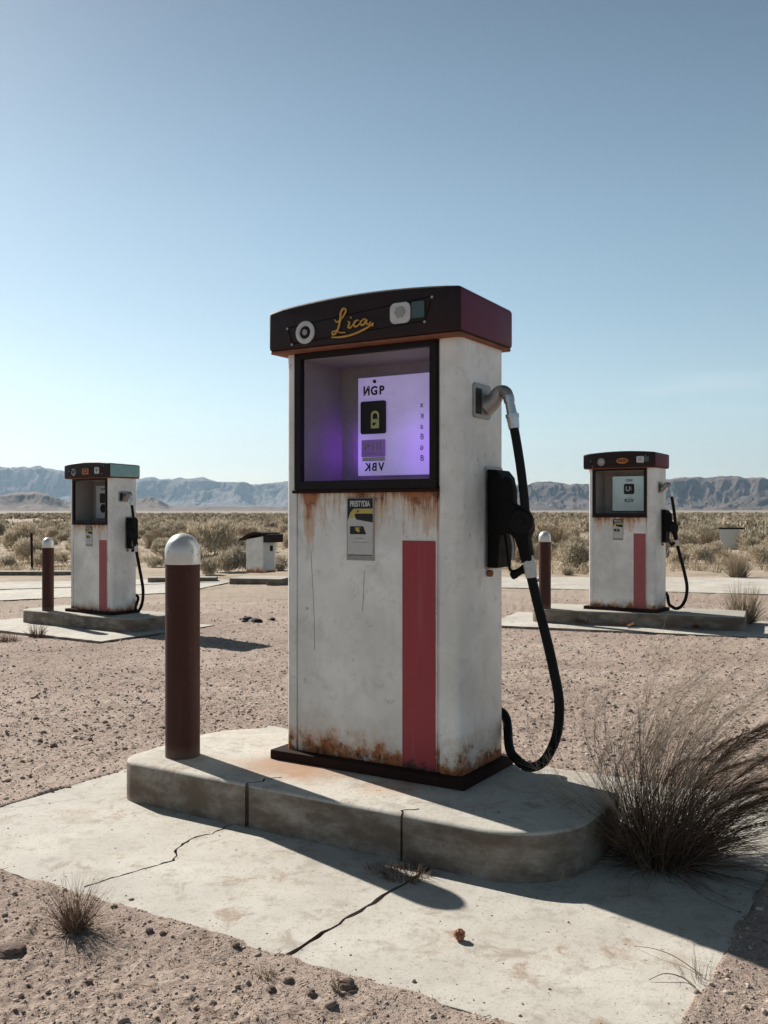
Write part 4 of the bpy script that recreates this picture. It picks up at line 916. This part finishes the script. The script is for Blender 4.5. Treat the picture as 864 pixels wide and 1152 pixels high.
# the big wind-blown bush beside the island
x, y, z = at(748, 968, 0.0)
big = empty('grass_bush', (x, y, 0.0), 0, 'big wind blown dead grass bush against the right end of the foreground island', 'dead grass', 'dead grass bushes')
for (nm, off, args, kw, mt) in (
        ('stems', (0, 0), (420, 0.09, (0.24, 0.58), 0.62, 0.0015), dict(wind=(0.45, 0.05), droop=0.7, seg=8, seed=3, plume=0.05, jit=0.2), 'bush'),
        ('leaning_stems', (0.03, 0.02), (330, 0.08, (0.28, 0.66), 0.55, 0.0014), dict(wind=(0.8, 0.0), droop=0.9, seg=8, seed=13, plume=0.12, lean=(0.6, 0), jit=0.2), 'bush'),
        ('near_stems', (-0.04, -0.04), (260, 0.07, (0.20, 0.48), 0.8, 0.0014), dict(wind=(0.25, -0.25), droop=1.0, seg=8, seed=14, plume=0.0, jit=0.26), 'tuft'),
        ('low_stems', (0, 0), (330, 0.11, (0.12, 0.42), 1.15, 0.0013), dict(wind=(0.35, -0.05), droop=1.2, seg=7, seed=5, jit=0.22), 'bush'),
        ('drooping_stems', (-0.02, -0.05), (90, 0.05, (0.30, 0.52), 0.8, 0.0013), dict(wind=(0.1, -0.6), droop=2.4, seg=9, seed=6, jit=0.2), 'tuft'),
        ('straw_stems', (0.02, 0.03), (330, 0.09, (0.28, 0.66), 0.65, 0.0012), dict(wind=(0.6, 0.1), droop=0.8, seg=8, seed=16, jit=0.25), 'tuft'),
        ('plumes', (0.02, 0), (15, 0.05, (0.50, 0.76), 0.40, 0.0022), dict(wind=(0.95, 0.05), droop=0.7, seg=10, seed=17, plume=1.0, nb=260, bl=(0.03, 0.07), lean=(0.35, 0)), 'bush'),
        ('pale_seed_heads', (0, 0.03), (60, 0.06, (0.46, 0.82), 0.42, 0.0010), dict(wind=(0.75, 0.25), droop=0.3, seg=8, seed=8, plume=0.9, nb=70, bl=(0.04, 0.13), jit=0.15), 'plume'),
        ('left_twigs', (-0.03, 0), (130, 0.06, (0.20, 0.44), 0.55, 0.0014), dict(wind=(-0.05, 0.0), droop=0.3, seg=8, seed=19, lean=(-0.6, 0), jit=0.22), 'bush')):
    V, Fq, T = blades(*args, **kw); V = V*1.14; o_ = np_obj(nm, V, Fq, M[mt], parent=big, tint=T); o_.location = (off[0], off[1], 0)
def tuft(px, py, z, n, L, spread, label, mat='tuft', wd=0.0013, seed=1, wind=(0.1, 0), group='small dead tufts on the ground', base=0.02, jit=0.2):
    x, y, zz = at(px, py, z) if z is not None else at(px, py)
    V, Fq, T = blades(n, base, L, spread, wd, wind=wind, droop=0.5, seg=6, seed=seed, jit=jit)
    o = np_obj('dead_tuft', V, Fq, M[mat], tint=T); o.location = (x, y, zz if z is not None else float(G(np.array(x), np.array(y)))-0.003); tag(o, label, 'dead tuft', group); return o
tuft(84, 1048, None, 330, (0.07, 0.22), 0.62, 'spiky dead tuft on dirt by the pad corner at lower left', seed=21, wd=0.0012, jit=0.34)
tuft(788, 1108, None, 60, (0.05, 0.14), 0.8, 'straw coloured tuft at the right edge of the foreground pad', 'plume', seed=22)
tuft(458, 985, 0.0, 260, (0.02, 0.075), 1.0, 'low dry weeds at the foot of the foreground island below its crack', 'tuft', seed=23, base=0.08, jit=0.4, wd=0.0016)
tuft(425, 980, 0.0, 60, (0.02, 0.05), 1.0, 'sparse dry weeds in the pad joint at the foot of the island', 'tuft', seed=24, base=0.05)
tuft(36, 912, None, 45, (0.03, 0.08), 0.8, 'tiny twiggy tuft at the back left corner of the foreground pad', seed=25)
tuft(383, 1118, None, 70, (0.02, 0.06), 0.9, 'tiny tan tuft at the pad front edge near the joint', 'plume', seed=26)
tuft(300, 1100, None, 50, (0.02, 0.05), 0.9, 'yellowish tuft growing where the pad joint meets the dirt', 'drygrass', seed=27)
tuft(42, 716, None, 130, (0.08, 0.24), 0.6, 'bushy dead tuft in front of the island of the teal sided pump', seed=28, wd=0.004, base=0.08)
tuft(8, 722, None, 110, (0.06, 0.18), 0.7, 'dead tuft in the dirt at far left edge', seed=29, wd=0.004, base=0.10)
tuft(103, 714, None, 60, (0.05, 0.18), 0.6, 'small tuft at the foot of the island below the teal sided pump', seed=30, wd=0.003, base=0.04)
tuft(742, 706, None, 40, (0.10, 0.30), 0.6, 'pale stalks in front of the island of the orange badge pump', 'plume', seed=31, wd=0.004, wind=(0.3, 0))
tuft(700, 707, None, 60, (0.05, 0.16), 0.9, 'tangled dry stalks on the pad below the orange badge pump', 'tuft', seed=32, wd=0.004, wind=(0.3, 0), base=0.08)
tuft(785, 706, None, 30, (0.08, 0.25), 0.6, 'thin pale stalks near the right end of that far island', 'plume', seed=33, wd=0.004, wind=(0.3, 0))

# shrubs of the plain
def sage_mesh(name, n, leaf, seed, low=0.0, stems=30):
    g = np.random.default_rng(seed)
    nc = 16; ca = g.uniform(0, 2*np.pi, nc); cr = 0.34*np.sqrt(g.uniform(0, 1, nc)); cz = g.uniform(0.16, 0.50, nc)*(1-cr*0.6)
    cc = np.stack([cr*np.cos(ca), cr*np.sin(ca), cz], 1); rad = g.uniform(0.12, 0.24, nc)
    k = g.integers(0, nc, n); dv = g.normal(0, 1, (n, 3)); dv /= np.linalg.norm(dv, axis=1)[:, None]
    p = cc[k]+dv*(rad[k]*g.uniform(0.45, 1.05, n)**0.6)[:, None]*np.array([1, 1, 0.85]); p[:, 2] = np.abs(p[:, 2])+0.01
    dirv = dv*0.6+np.array([0, 0, 0.9])+g.normal(0, 0.35, (n, 3)); dirv /= np.linalg.norm(dirv, axis=1)[:, None]
    sd_ = np.cross(dirv, g.normal(0, 1, (n, 3))); sd_ /= np.linalg.norm(sd_, axis=1)[:, None]
    ll = (leaf*g.uniform(0.6, 1.6, n))[:, None]; ww = ll*0.22
    V = np.stack([p-sd_*ww, p+sd_*ww, p+dirv*ll+sd_*ww*0.4, p+dirv*ll-sd_*ww*0.4], 1).reshape(-1, 3)
    Fq = np.arange(4*n).reshape(-1, 4); T = np.repeat(np.clip(g.normal(0.55, 0.25, n), 0, 1), 4)
    return V, Fq, T
protos = []
def proto(V, Fq, T, mat):
    me_o = np_obj('sagebrush', V, Fq, mat, tint=T); me = me_o.data; bpy.data.objects.remove(me_o); return me
for s_ in range(5): protos.append(proto(*sage_mesh('s', 2600, 0.055, 50+s_), M['sage']))
gp = []
for s_ in range(3):
    V, Fq, T = blades(420, 0.13, (0.30, 0.72), 0.55, 0.006, wind=(0.12, 0), droop=0.5, seg=3, seed=70+s_); gp.append(proto(V, Fq, T, M['drygrass']))
# hand-placed shrubs first: (px, base py, width px, kind, height factor)
hand = [(651, 641, 34, 's', 1.15, 'round pale sagebrush right of the bollard beside the orange badge pump'), (639, 647, 16, 'g', 1.0, 'small tan shrub just right of the far right bollard'),
        (830, 650, 32, 'g', 1.3, 'upright tan shrub in front of the pale box at right'), (837, 699, 46, 'g', 1.2, 'grass bush at the right end of the far right island'),
        (790, 634, 24, 's', 1.1, 'rounded grey shrub between the orange badge pump and pale box'), (857, 634, 26, 's', 1.1, 'grey shrub at the right frame edge beyond the concrete strip'),
        (762, 634, 20, 's', 1.0, 'rounded shrub just right of the hose of the orange badge pump'), (10, 640, 19, 's', 1.0, 'dark shrub at the left frame edge beside the rusty post'),
        (28, 628, 14, 's', 1.0, 'shrub behind the rusty post'), (68, 632, 16, 's', 0.9, 'shrub behind the kerb left of the teal sided pump'), (176, 638, 17, 's', 0.9, 'shrub between the teal sided pump and the near bollard'),
        (234, 647, 22, 's', 1.1, 'sagebrush right of the near bollard dome'), (250, 644, 24, 's', 1.25, 'tall sagebrush left of the white cabinet'), (270, 643, 26, 's', 1.35, 'pale sagebrush touching the left side of the white cabinet'),
        (311, 642, 16, 's', 1.0, 'shrub just right of the white cabinet'), (845, 622, 20, 's', 1.2, 'shrub right of the pale box')]
GS = 'sagebrush shrubs scattered over the plain'
placed = []
def shrub(x, y, width, kind, hf, label, rs):
    me = random.choice(protos if kind == 's' else gp)
    o = bpy.data.objects.new('sagebrush' if kind == 's' else 'grass_shrub', me); COL.objects.link(o)
    s_ = width/1.0; o.location = (x, y, float(G0(np.array(x), np.array(y)))-0.03); o.scale = (s_, s_, s_*hf); o.rotation_euler = (0, 0, rs)
    tag(o, label, 'shrub', GS); placed.append((x, y, width)); return o
for (px, py, wpx, kd, hf, lb) in hand:
    x, y, _ = at(px, py); shrub(x, y, wpx*y/F*1.38, kd, hf, lb, random.uniform(0, 6.28))
n_ind = 0; tries = 0; boundary = 26.0
cand = []
g = np.random.default_rng(99)
while len(cand) < 284 and tries < 20000:
    tries += 1
    Y = 24+ (66-24)*g.uniform()**0.85; X = g.uniform(-0.46, 0.46)*Y
    if Y < 26.5 and abs(X) < 100 and X < 0 and X/Y < -0.05 and Y < 26: continue
    wdt = 0.6+0.9*g.uniform()**1.2
    if g.uniform() < 0.15: wdt *= 1.3
    if float(fbm(np.array(X*0.12+3), np.array(Y*0.06), 3)) < 0.40: continue
    if any((X-a)**2+((Y-b)*1.0)**2 < (0.36*(wdt+c_))**2 for a, b, c_ in placed): continue
    if abs(X/Y*F+CX-292) < 22 and Y < 30: continue
    if abs(X/Y*F+CX-832) < 14 and Y < 40: continue
    cand.append((X, Y, wdt)); placed.append((X, Y, wdt))
def place_words(px):
    for lim_, t in ((20, 'at the left frame edge'), (50, 'around the rusty post'), (80, 'left of the teal sided pump'), (160, 'behind the teal sided pump'), (225, 'around the near bollard'),
                    (277, 'left of the white cabinet'), (322, 'around the white cabinet'), (566, 'behind the tall foreground pump'), (606, 'just right of the tall pump'), (663, 'by the far right bollard'),
                    (752, 'behind the orange badge pump'), (812, 'right of the orange badge pump'), (2000, 'around the pale box at right')):
        if px < lim_: return t
buckets = {}
for (X, Y, wdt) in cand:
    kd = 'g' if g.uniform() < 0.20 else 's'; hf = g.uniform(0.7, 1.15)
    o = shrub(X, Y, wdt, kd, hf, 'x', g.uniform(0, 6.28)); px = X/Y*F+CX
    size = 'small' if wdt < 0.82 else 'middling' if wdt < 1.15 else 'large'
    row = 'in the nearest rows' if Y < 32 else 'at middle distance' if Y < 46 else 'far out'
    buckets.setdefault((size+(' tan grass shrub ' if kd == 'g' else ' grey sagebrush ')+row+' '+place_words(px)), []).append((px, o))
ORD = ['leftmost', 'second from left', 'third from left', 'fourth from left', 'fifth from left', 'sixth from left', 'seventh from left', 'eighth from left', 'ninth from left', 'tenth from left', 'eleventh from left', 'twelfth from left']+[t+' from left' for t in ('thirteenth', 'fourteenth', 'fifteenth', 'sixteenth', 'seventeenth', 'eighteenth', 'nineteenth', 'twentieth', 'twenty-first', 'twenty-second', 'twenty-third')]
for lb, L_ in buckets.items():
    L_.sort(key=lambda t: t[0])
    for i, (_, o) in enumerate(L_): o['label'] = lb if len(L_) == 1 else lb+', '+ORD[min(i, 22)]
# the rest of the brush, past counting
def brush_field(n, y0, y1, faces, leaf):
    g = np.random.default_rng(5); Y = np.exp(g.uniform(np.log(y0), np.log(y1), n*2)); X = g.uniform(-0.47, 0.47, n*2)*Y
    keep = fbm(X*0.05+3, Y*0.02, 3) > 0.36; X = X[keep][:n]; Y = Y[keep][:n]; n = len(X); Z = G0(X, Y)
    w_ = g.uniform(0.5, 1.25, n)*(1+0.5*sstep(100, 500, Y)); k = np.repeat(np.arange(n), faces); m_ = len(k)
    dv = g.normal(0, 1, (m_, 3)); dv[:, 2] = np.abs(dv[:, 2]); dv /= np.linalg.norm(dv, axis=1)[:, None]
    p = dv*(g.uniform(0.3, 1, m_)**0.5)[:, None]*np.array([0.5, 0.5, 0.62])*w_[k][:, None]; p += np.stack([X[k], Y[k], Z[k]-0.03], 1)
    dirv = dv*0.7+np.array([0, 0, 0.8])+g.normal(0, 0.3, (m_, 3)); dirv /= np.linalg.norm(dirv, axis=1)[:, None]
    s1 = np.cross(dirv, g.normal(0, 1, (m_, 3))); s1 /= np.linalg.norm(s1, axis=1)[:, None]; ll = (leaf*g.uniform(0.6, 1.5, m_)*w_[k]*(1+sstep(80, 400, Y)[k]))[:, None]
    V = np.stack([p-s1*ll*.35, p+s1*ll*.35, p+dirv*ll+s1*ll*.2, p+dirv*ll-s1*ll*.2], 1).reshape(-1, 3)
    base_t = g.uniform(0.1, 0.9, n)[k]; T = np.repeat(np.clip(base_t+g.normal(0, 0.2, m_), 0, 1), 4)
    o = np_obj('distant_brush', V, np.arange(4*m_).reshape(-1, 4), M['brush'], tint=T)
    tag(o, 'mass of small grey green brush covering the far plain', 'brush', kind='stuff')
brush_field(5200, 62, 1100, 60, 0.20)
def cover(n):
    g = np.random.default_rng(15); Y = 21*np.exp(g.uniform(0, 1, n*2)*np.log(150/21)); X = g.uniform(-0.47, 0.47, n*2)*Y
    keep = (fbm(X*0.25, Y*0.12, 3) > 0.44) & ((Y > 24.5) | (X > 0)); X = X[keep][:n]; Y = Y[keep][:n]; n = len(X); fc = 16; k = np.repeat(np.arange(n), fc); m_ = len(k)
    h = g.uniform(0.08, 0.24, n)[k]*g.uniform(0.5, 1.2, m_); az = g.uniform(0, 6.28, m_); ro = g.uniform(0, 0.16, m_); sp = g.uniform(0.1, 0.9, m_)
    p0 = np.stack([X[k]+ro*np.cos(az), Y[k]+ro*np.sin(az), G0(X, Y)[k]-0.01], 1); dd = np.stack([np.cos(az)*sp, np.sin(az)*sp, np.ones(m_)], 1); p1 = p0+dd*h[:, None]
    a2 = g.uniform(0, 6.28, m_); sv = np.stack([np.cos(a2), np.sin(a2), np.zeros(m_)], 1)*0.011
    V = np.stack([p0-sv, p0+sv, p1+sv*.4, p1-sv*.4], 1).reshape(-1, 3); T = np.repeat(np.clip(g.uniform(0.2, 1, n)[k]+g.normal(0, .15, m_), 0, 1), 4)
    o = np_obj('dry_ground_cover', V, np.arange(4*m_).reshape(-1, 4), M['drygrass'], tint=T); tag(o, 'thin dry grass tufts between the shrubs of the plain', 'grass', kind='stuff')
cover(3000)

# ------------------------------------------------------------ gravel, clods and odd bits
def ico():
    b = bmesh.new(); bmesh.ops.create_icosphere(b, subdivisions=1, radius=1.0); V = np.array([v.co[:] for v in b.verts]); Fc = np.array([[v.index for v in f.verts] for f in b.faces]); b.free(); return V, Fc
IV, IF = ico()
def gravel(n, seed):
    g = np.random.default_rng(seed)
    Y = 1.9*np.exp(g.uniform(0, 1, n)*np.log(16/1.9)); X = g.uniform(-0.5, 0.5, n)*Y
    r = 0.0014*np.exp(np.abs(g.normal(0, 0.72, n)))*np.clip(Y/3.2, 0.8, 1.9); r = np.minimum(r, 0.016)
    u = X*AX[0]+Y*AX[1]; v = X*BX[0]+Y*BX[1]
    ins = (u > PAD[0]+.02) & (u < PAD[1]-.02) & (v > PAD[2]+.02) & (v < PAD[3]-.02)
    isl = (u > -3.2) & (u < -0.93) & (v > 2.9) & (v < 3.82)
    edge_d = np.minimum.reduce([u-PAD[0], PAD[1]-u, v-PAD[2], PAD[3]-v])
    keep = (~ins | ((g.uniform(0, 1, n) < 0.03+0.35*np.exp(-np.clip(edge_d, 0, 9)/0.05)) & ~isl))
    for (cx_, cy_, rot, hx, hy, z) in FARPADS:
        dx = X-cx_; dy = Y-cy_; uu = dx*math.cos(rot)+dy*math.sin(rot); vv = -dx*math.sin(rot)+dy*math.cos(rot); keep &= ~((np.abs(uu) < hx) & (np.abs(vv) < hy))
    X, Y, r, ins = X[keep], Y[keep], r[keep], ins[keep]; n = len(X); r = np.where(ins, r*0.6, r); Z = np.where(ins, 0.0, G(X, Y)); 
    sc = g.uniform(0.55, 1.35, (n, 1, 3))*np.array([1, 1, 0.7]); nz_ = 1+g.normal(0, 0.16, (n, 12, 1))
    a = g.uniform(0, 6.28, n); ca, sa = np.cos(a)[:, None], np.sin(a)[:, None]
    P_ = IV[None]*nz_*sc*r[:, None, None]; px_ = P_[..., 0]*ca-P_[..., 1]*sa; py_ = P_[..., 0]*sa+P_[..., 1]*ca
    V = np.stack([px_+X[:, None], py_+Y[:, None], P_[..., 2]+(Z+r*0.15)[:, None]], -1).reshape(-1, 3)
    Fc = (IF[None]+(np.arange(n)*12)[:, None, None]).reshape(-1, 3)
    T = np.repeat(g.uniform(0, 1, n), 12)
    o = np_obj('gravel', V, Fc, M['gravel'], tint=T); tag(o, 'small stones and grit strewn over the dirt and pad', 'gravel', kind='stuff')
def litter(n):
    g = np.random.default_rng(31); Y = 2.0*np.exp(g.uniform(0, 1, n)*np.log(11/2.0)); X = g.uniform(-0.5, 0.5, n)*Y
    u = X*AX[0]+Y*AX[1]; v = X*BX[0]+Y*BX[1]; ins = (u > PAD[0]) & (u < PAD[1]) & (v > PAD[2]) & (v < PAD[3])
    cl = fbm(X*1.4+2, Y*1.4, 3) > 0.45; keep = ~ins & cl; X, Y = X[keep], Y[keep]; n = len(X); Z = G(X, Y)+0.003
    L = g.uniform(0.008, 0.04, n)*np.clip(Y/4, 0.8, 1.6); a = g.uniform(0, 6.28, n); d = np.stack([np.cos(a), np.sin(a), g.normal(0, 0.15, n)], 1)*L[:, None]
    sv = np.stack([-np.sin(a), np.cos(a), np.zeros(n)], 1)*0.0011*np.clip(Y/4, .8, 2)[:, None]; up = np.array([0, 0, 0.002])
    p = np.stack([X, Y, Z], 1); V = np.stack([p-sv, p+sv, p+d+sv*.5, p+d-sv*.5, p+up, p+d+up*.6], 1).reshape(-1, 3)
    b = (np.arange(n)*6)[:, None]; Fq = np.concatenate([b+[0, 4, 5, 3], b+[4, 1, 2, 5], b+[0, 1, 2, 3]]); T = np.repeat(g.uniform(0, 1, n), 6)
    o = np_obj('twig_litter', V, Fq, M['tuft'], tint=T); tag(o, 'tiny broken twigs and straw strewn over the dirt', 'litter', kind='stuff')
litter(5200)
M['gravel'] = mat_veg('gravel_stone', (0.17, 0.125, 0.10), (0.50, 0.42, 0.35))
gravel(75000, 4)
def lump(name, px, py, z, r, flat, mat, label, cat, seed, group=None):
    x, y, zz = at(px, py, z) if z is not None else at(px, py)
    if z is None: zz = float(G(np.array(x), np.array(y)))
    bm = bmesh.new(); bmesh.ops.create_icosphere(bm, subdivisions=3, radius=r); g = random.Random(seed)
    off = g.uniform(0, 50)
    for v in bm.verts:
        q = v.co/r; n = float(fbm(np.array(q.x*1.7+off), np.array(q.y*1.7+q.z*2.3+off), 3)); v.co *= 0.65+0.7*n; v.co.z *= flat
    o = obj(name, bm, M[mat], loc=(x, y, zz+r*flat*0.35), rot=g.uniform(0, 6)); tag(o, label, cat, group); return o
lump('rock', 12, 1072, None, 0.040, 0.4, 'clod', 'flat brown grey rock half buried at the lower left edge', 'rock', 1)
lump('dirt_clod', 278, 699, None, 0.085, 0.55, 'frame', 'dark lump of debris on the dirt behind the near bollard', 'debris', 2, 'dark debris lumps on the dirt')
lump('dirt_clod', 287, 700, None, 0.10, 0.4, 'frame', 'larger flat dark lump of debris beside the first one', 'debris', 3, 'dark debris lumps on the dirt')
lump('dirt_clod', 306, 698, None, 0.05, 0.5, 'frame', 'small dark lump of debris nearest the tall pump', 'debris', 4, 'dark debris lumps on the dirt')
for i, (px, py, r, lb) in enumerate(((265, 1070, .012, 'brown dirt clod by the middle of the pad front edge'), (168, 1053, .012, 'brown dirt clod right of the spiky lower left tuft'), (183, 1056, .009, 'tiny dirt clod just right of another one beside the spiky tuft'),
        (305, 1115, .012, 'dirt clod below the end of the pad joint, left one of two'), (325, 1108, .014, 'dirt clod below the end of the pad joint, right one of two'), (350, 1122, .012, 'dirt clod left of the tiny tan tuft at the pad edge'), (390, 1115, .022, 'biggest brown clod, against the pad front edge by the tan tuft'),
        (240, 1128, .010, 'small dirt clod near the bottom frame edge left of centre'), (60, 840, .02, 'dark clod on the dirt left of the near bollard, nearer one'), (45, 834, .015, 'dark clod on the dirt left of the near bollard, farther one'), (605, 655, .08, 'dark clod on the dirt near the far right bollard'), (100, 1105, .010, 'small dirt clod on bare soil below the spiky tuft'))):
    lump('dirt_clod', px, py, None, r, 0.7, 'clod', lb, 'dirt clod', 20+i, 'brown dirt clods')
# dried seed head on the pad
x, y, _ = at(517, 1058, 0.0)
sh = empty('seed_head', (x, y, 0.0), 0, 'small dried brown seed head lying alone on the foreground pad', 'seed head')
g_ = random.Random(3); bm = bmesh.new(); bmesh.ops.create_icosphere(bm, subdivisions=3, radius=0.0155)
for v in bm.verts: v.co *= g_.uniform(0.85, 1.2); v.co.z = v.co.z*1.0+0.017
obj('seed_body', bm, M['leaf'], sh)
V, Fq, T = blades(40, 0.008, (0.015, 0.028), 0.9, 0.0012, seed=44, seg=3); o = np_obj('husk', V, Fq, M['tuft'], parent=sh, tint=T); o.location = (0, 0, 0.014)
# curled dry stems at the pad's right edge
def stem(pts, label, r=0.0022, mat='plume'):
    bm = bmesh.new(); P_ = [(*at(px, py, 0.0)[:2], z) for px, py, z in pts]; c = crom(P_, 6); add_tube(bm, c, [r*(1-0.6*i/len(c)) for i in range(len(c))], 6)
    me = bpy.data.meshes.new('s'); bm.to_mesh(me); bm.free(); at_ = me.attributes.new('tint', 'FLOAT', 'POINT'); at_.data.foreach_set('value', [0.2]*len(me.vertices))
    o = link_mesh('dry_stem', me, M[mat]); tag(o, label, 'dry stem', 'dry stems lying on the foreground pad'); return o
stem([(782, 1112, .004), (768, 1104, .010), (748, 1102, .016), (730, 1104, .004)], 'curled dry stem lying across the right edge of the pad, lower one')
stem([(790, 1100, .006), (760, 1084, .018), (735, 1076, .022), (713, 1066, .004)], 'thin arched dry stem on the right part of the pad, upper one', 0.0014, 'tuft')
# dead leaves by the far right island
for i, (px, py) in enumerate(((706, 706.5), (783, 708), (654, 704))):
    x, y, z = at(px, py); bm = bmesh.new(); n = 8
    vs = [bm.verts.new((0.10*math.cos(2*math.pi*k/n)*(1 if k % 2 else .7), 0.05*math.sin(2*math.pi*k/n), 0.03+0.025*math.cos(2*math.pi*k/n*2))) for k in range(n)]
    cvert = bm.verts.new((0, 0, 0.01))
    for k in range(n): bm.faces.new((vs[k], vs[(k+1) % n], cvert))
    bmesh.ops.solidify(bm, geom=bm.faces[:], thickness=0.004)
    o = obj('dead_leaf', bm, M['leaf'], loc=(x, y, FARPADS[1][5]+0.02), rot=i*1.3)
    tag(o, ['curled reddish leaf below the orange badge pump', 'curled reddish leaf near the right end of the far right island', 'curled reddish leaf near the left end of the far right island'][i], 'leaf', 'reddish leaves on the far right pad')

# ------------------------------------------------------------ haze: the desert air
bm = bmesh.new(); add_box(bm, -14000, 14000, -9000, 13500, -30, 700)
k = bpy.data.materials.new('desert_haze'); k.use_nodes = True; k.node_tree.nodes.clear()
outn = k.node_tree.nodes.new('ShaderNodeOutputMaterial'); vol = k.node_tree.nodes.new('ShaderNodeVolumePrincipled')
vol.inputs['Color'].default_value = (0.55, 0.76, 0.98, 1); vol.inputs['Density'].default_value = 4.6e-5; vol.inputs['Anisotropy'].default_value = 0.2
k.node_tree.links.new(vol.outputs[0], outn.inputs['Volume'])
hz = obj('haze', bm, k); tag(hz, 'pale blue desert haze filling the air', 'haze', kind='stuff')
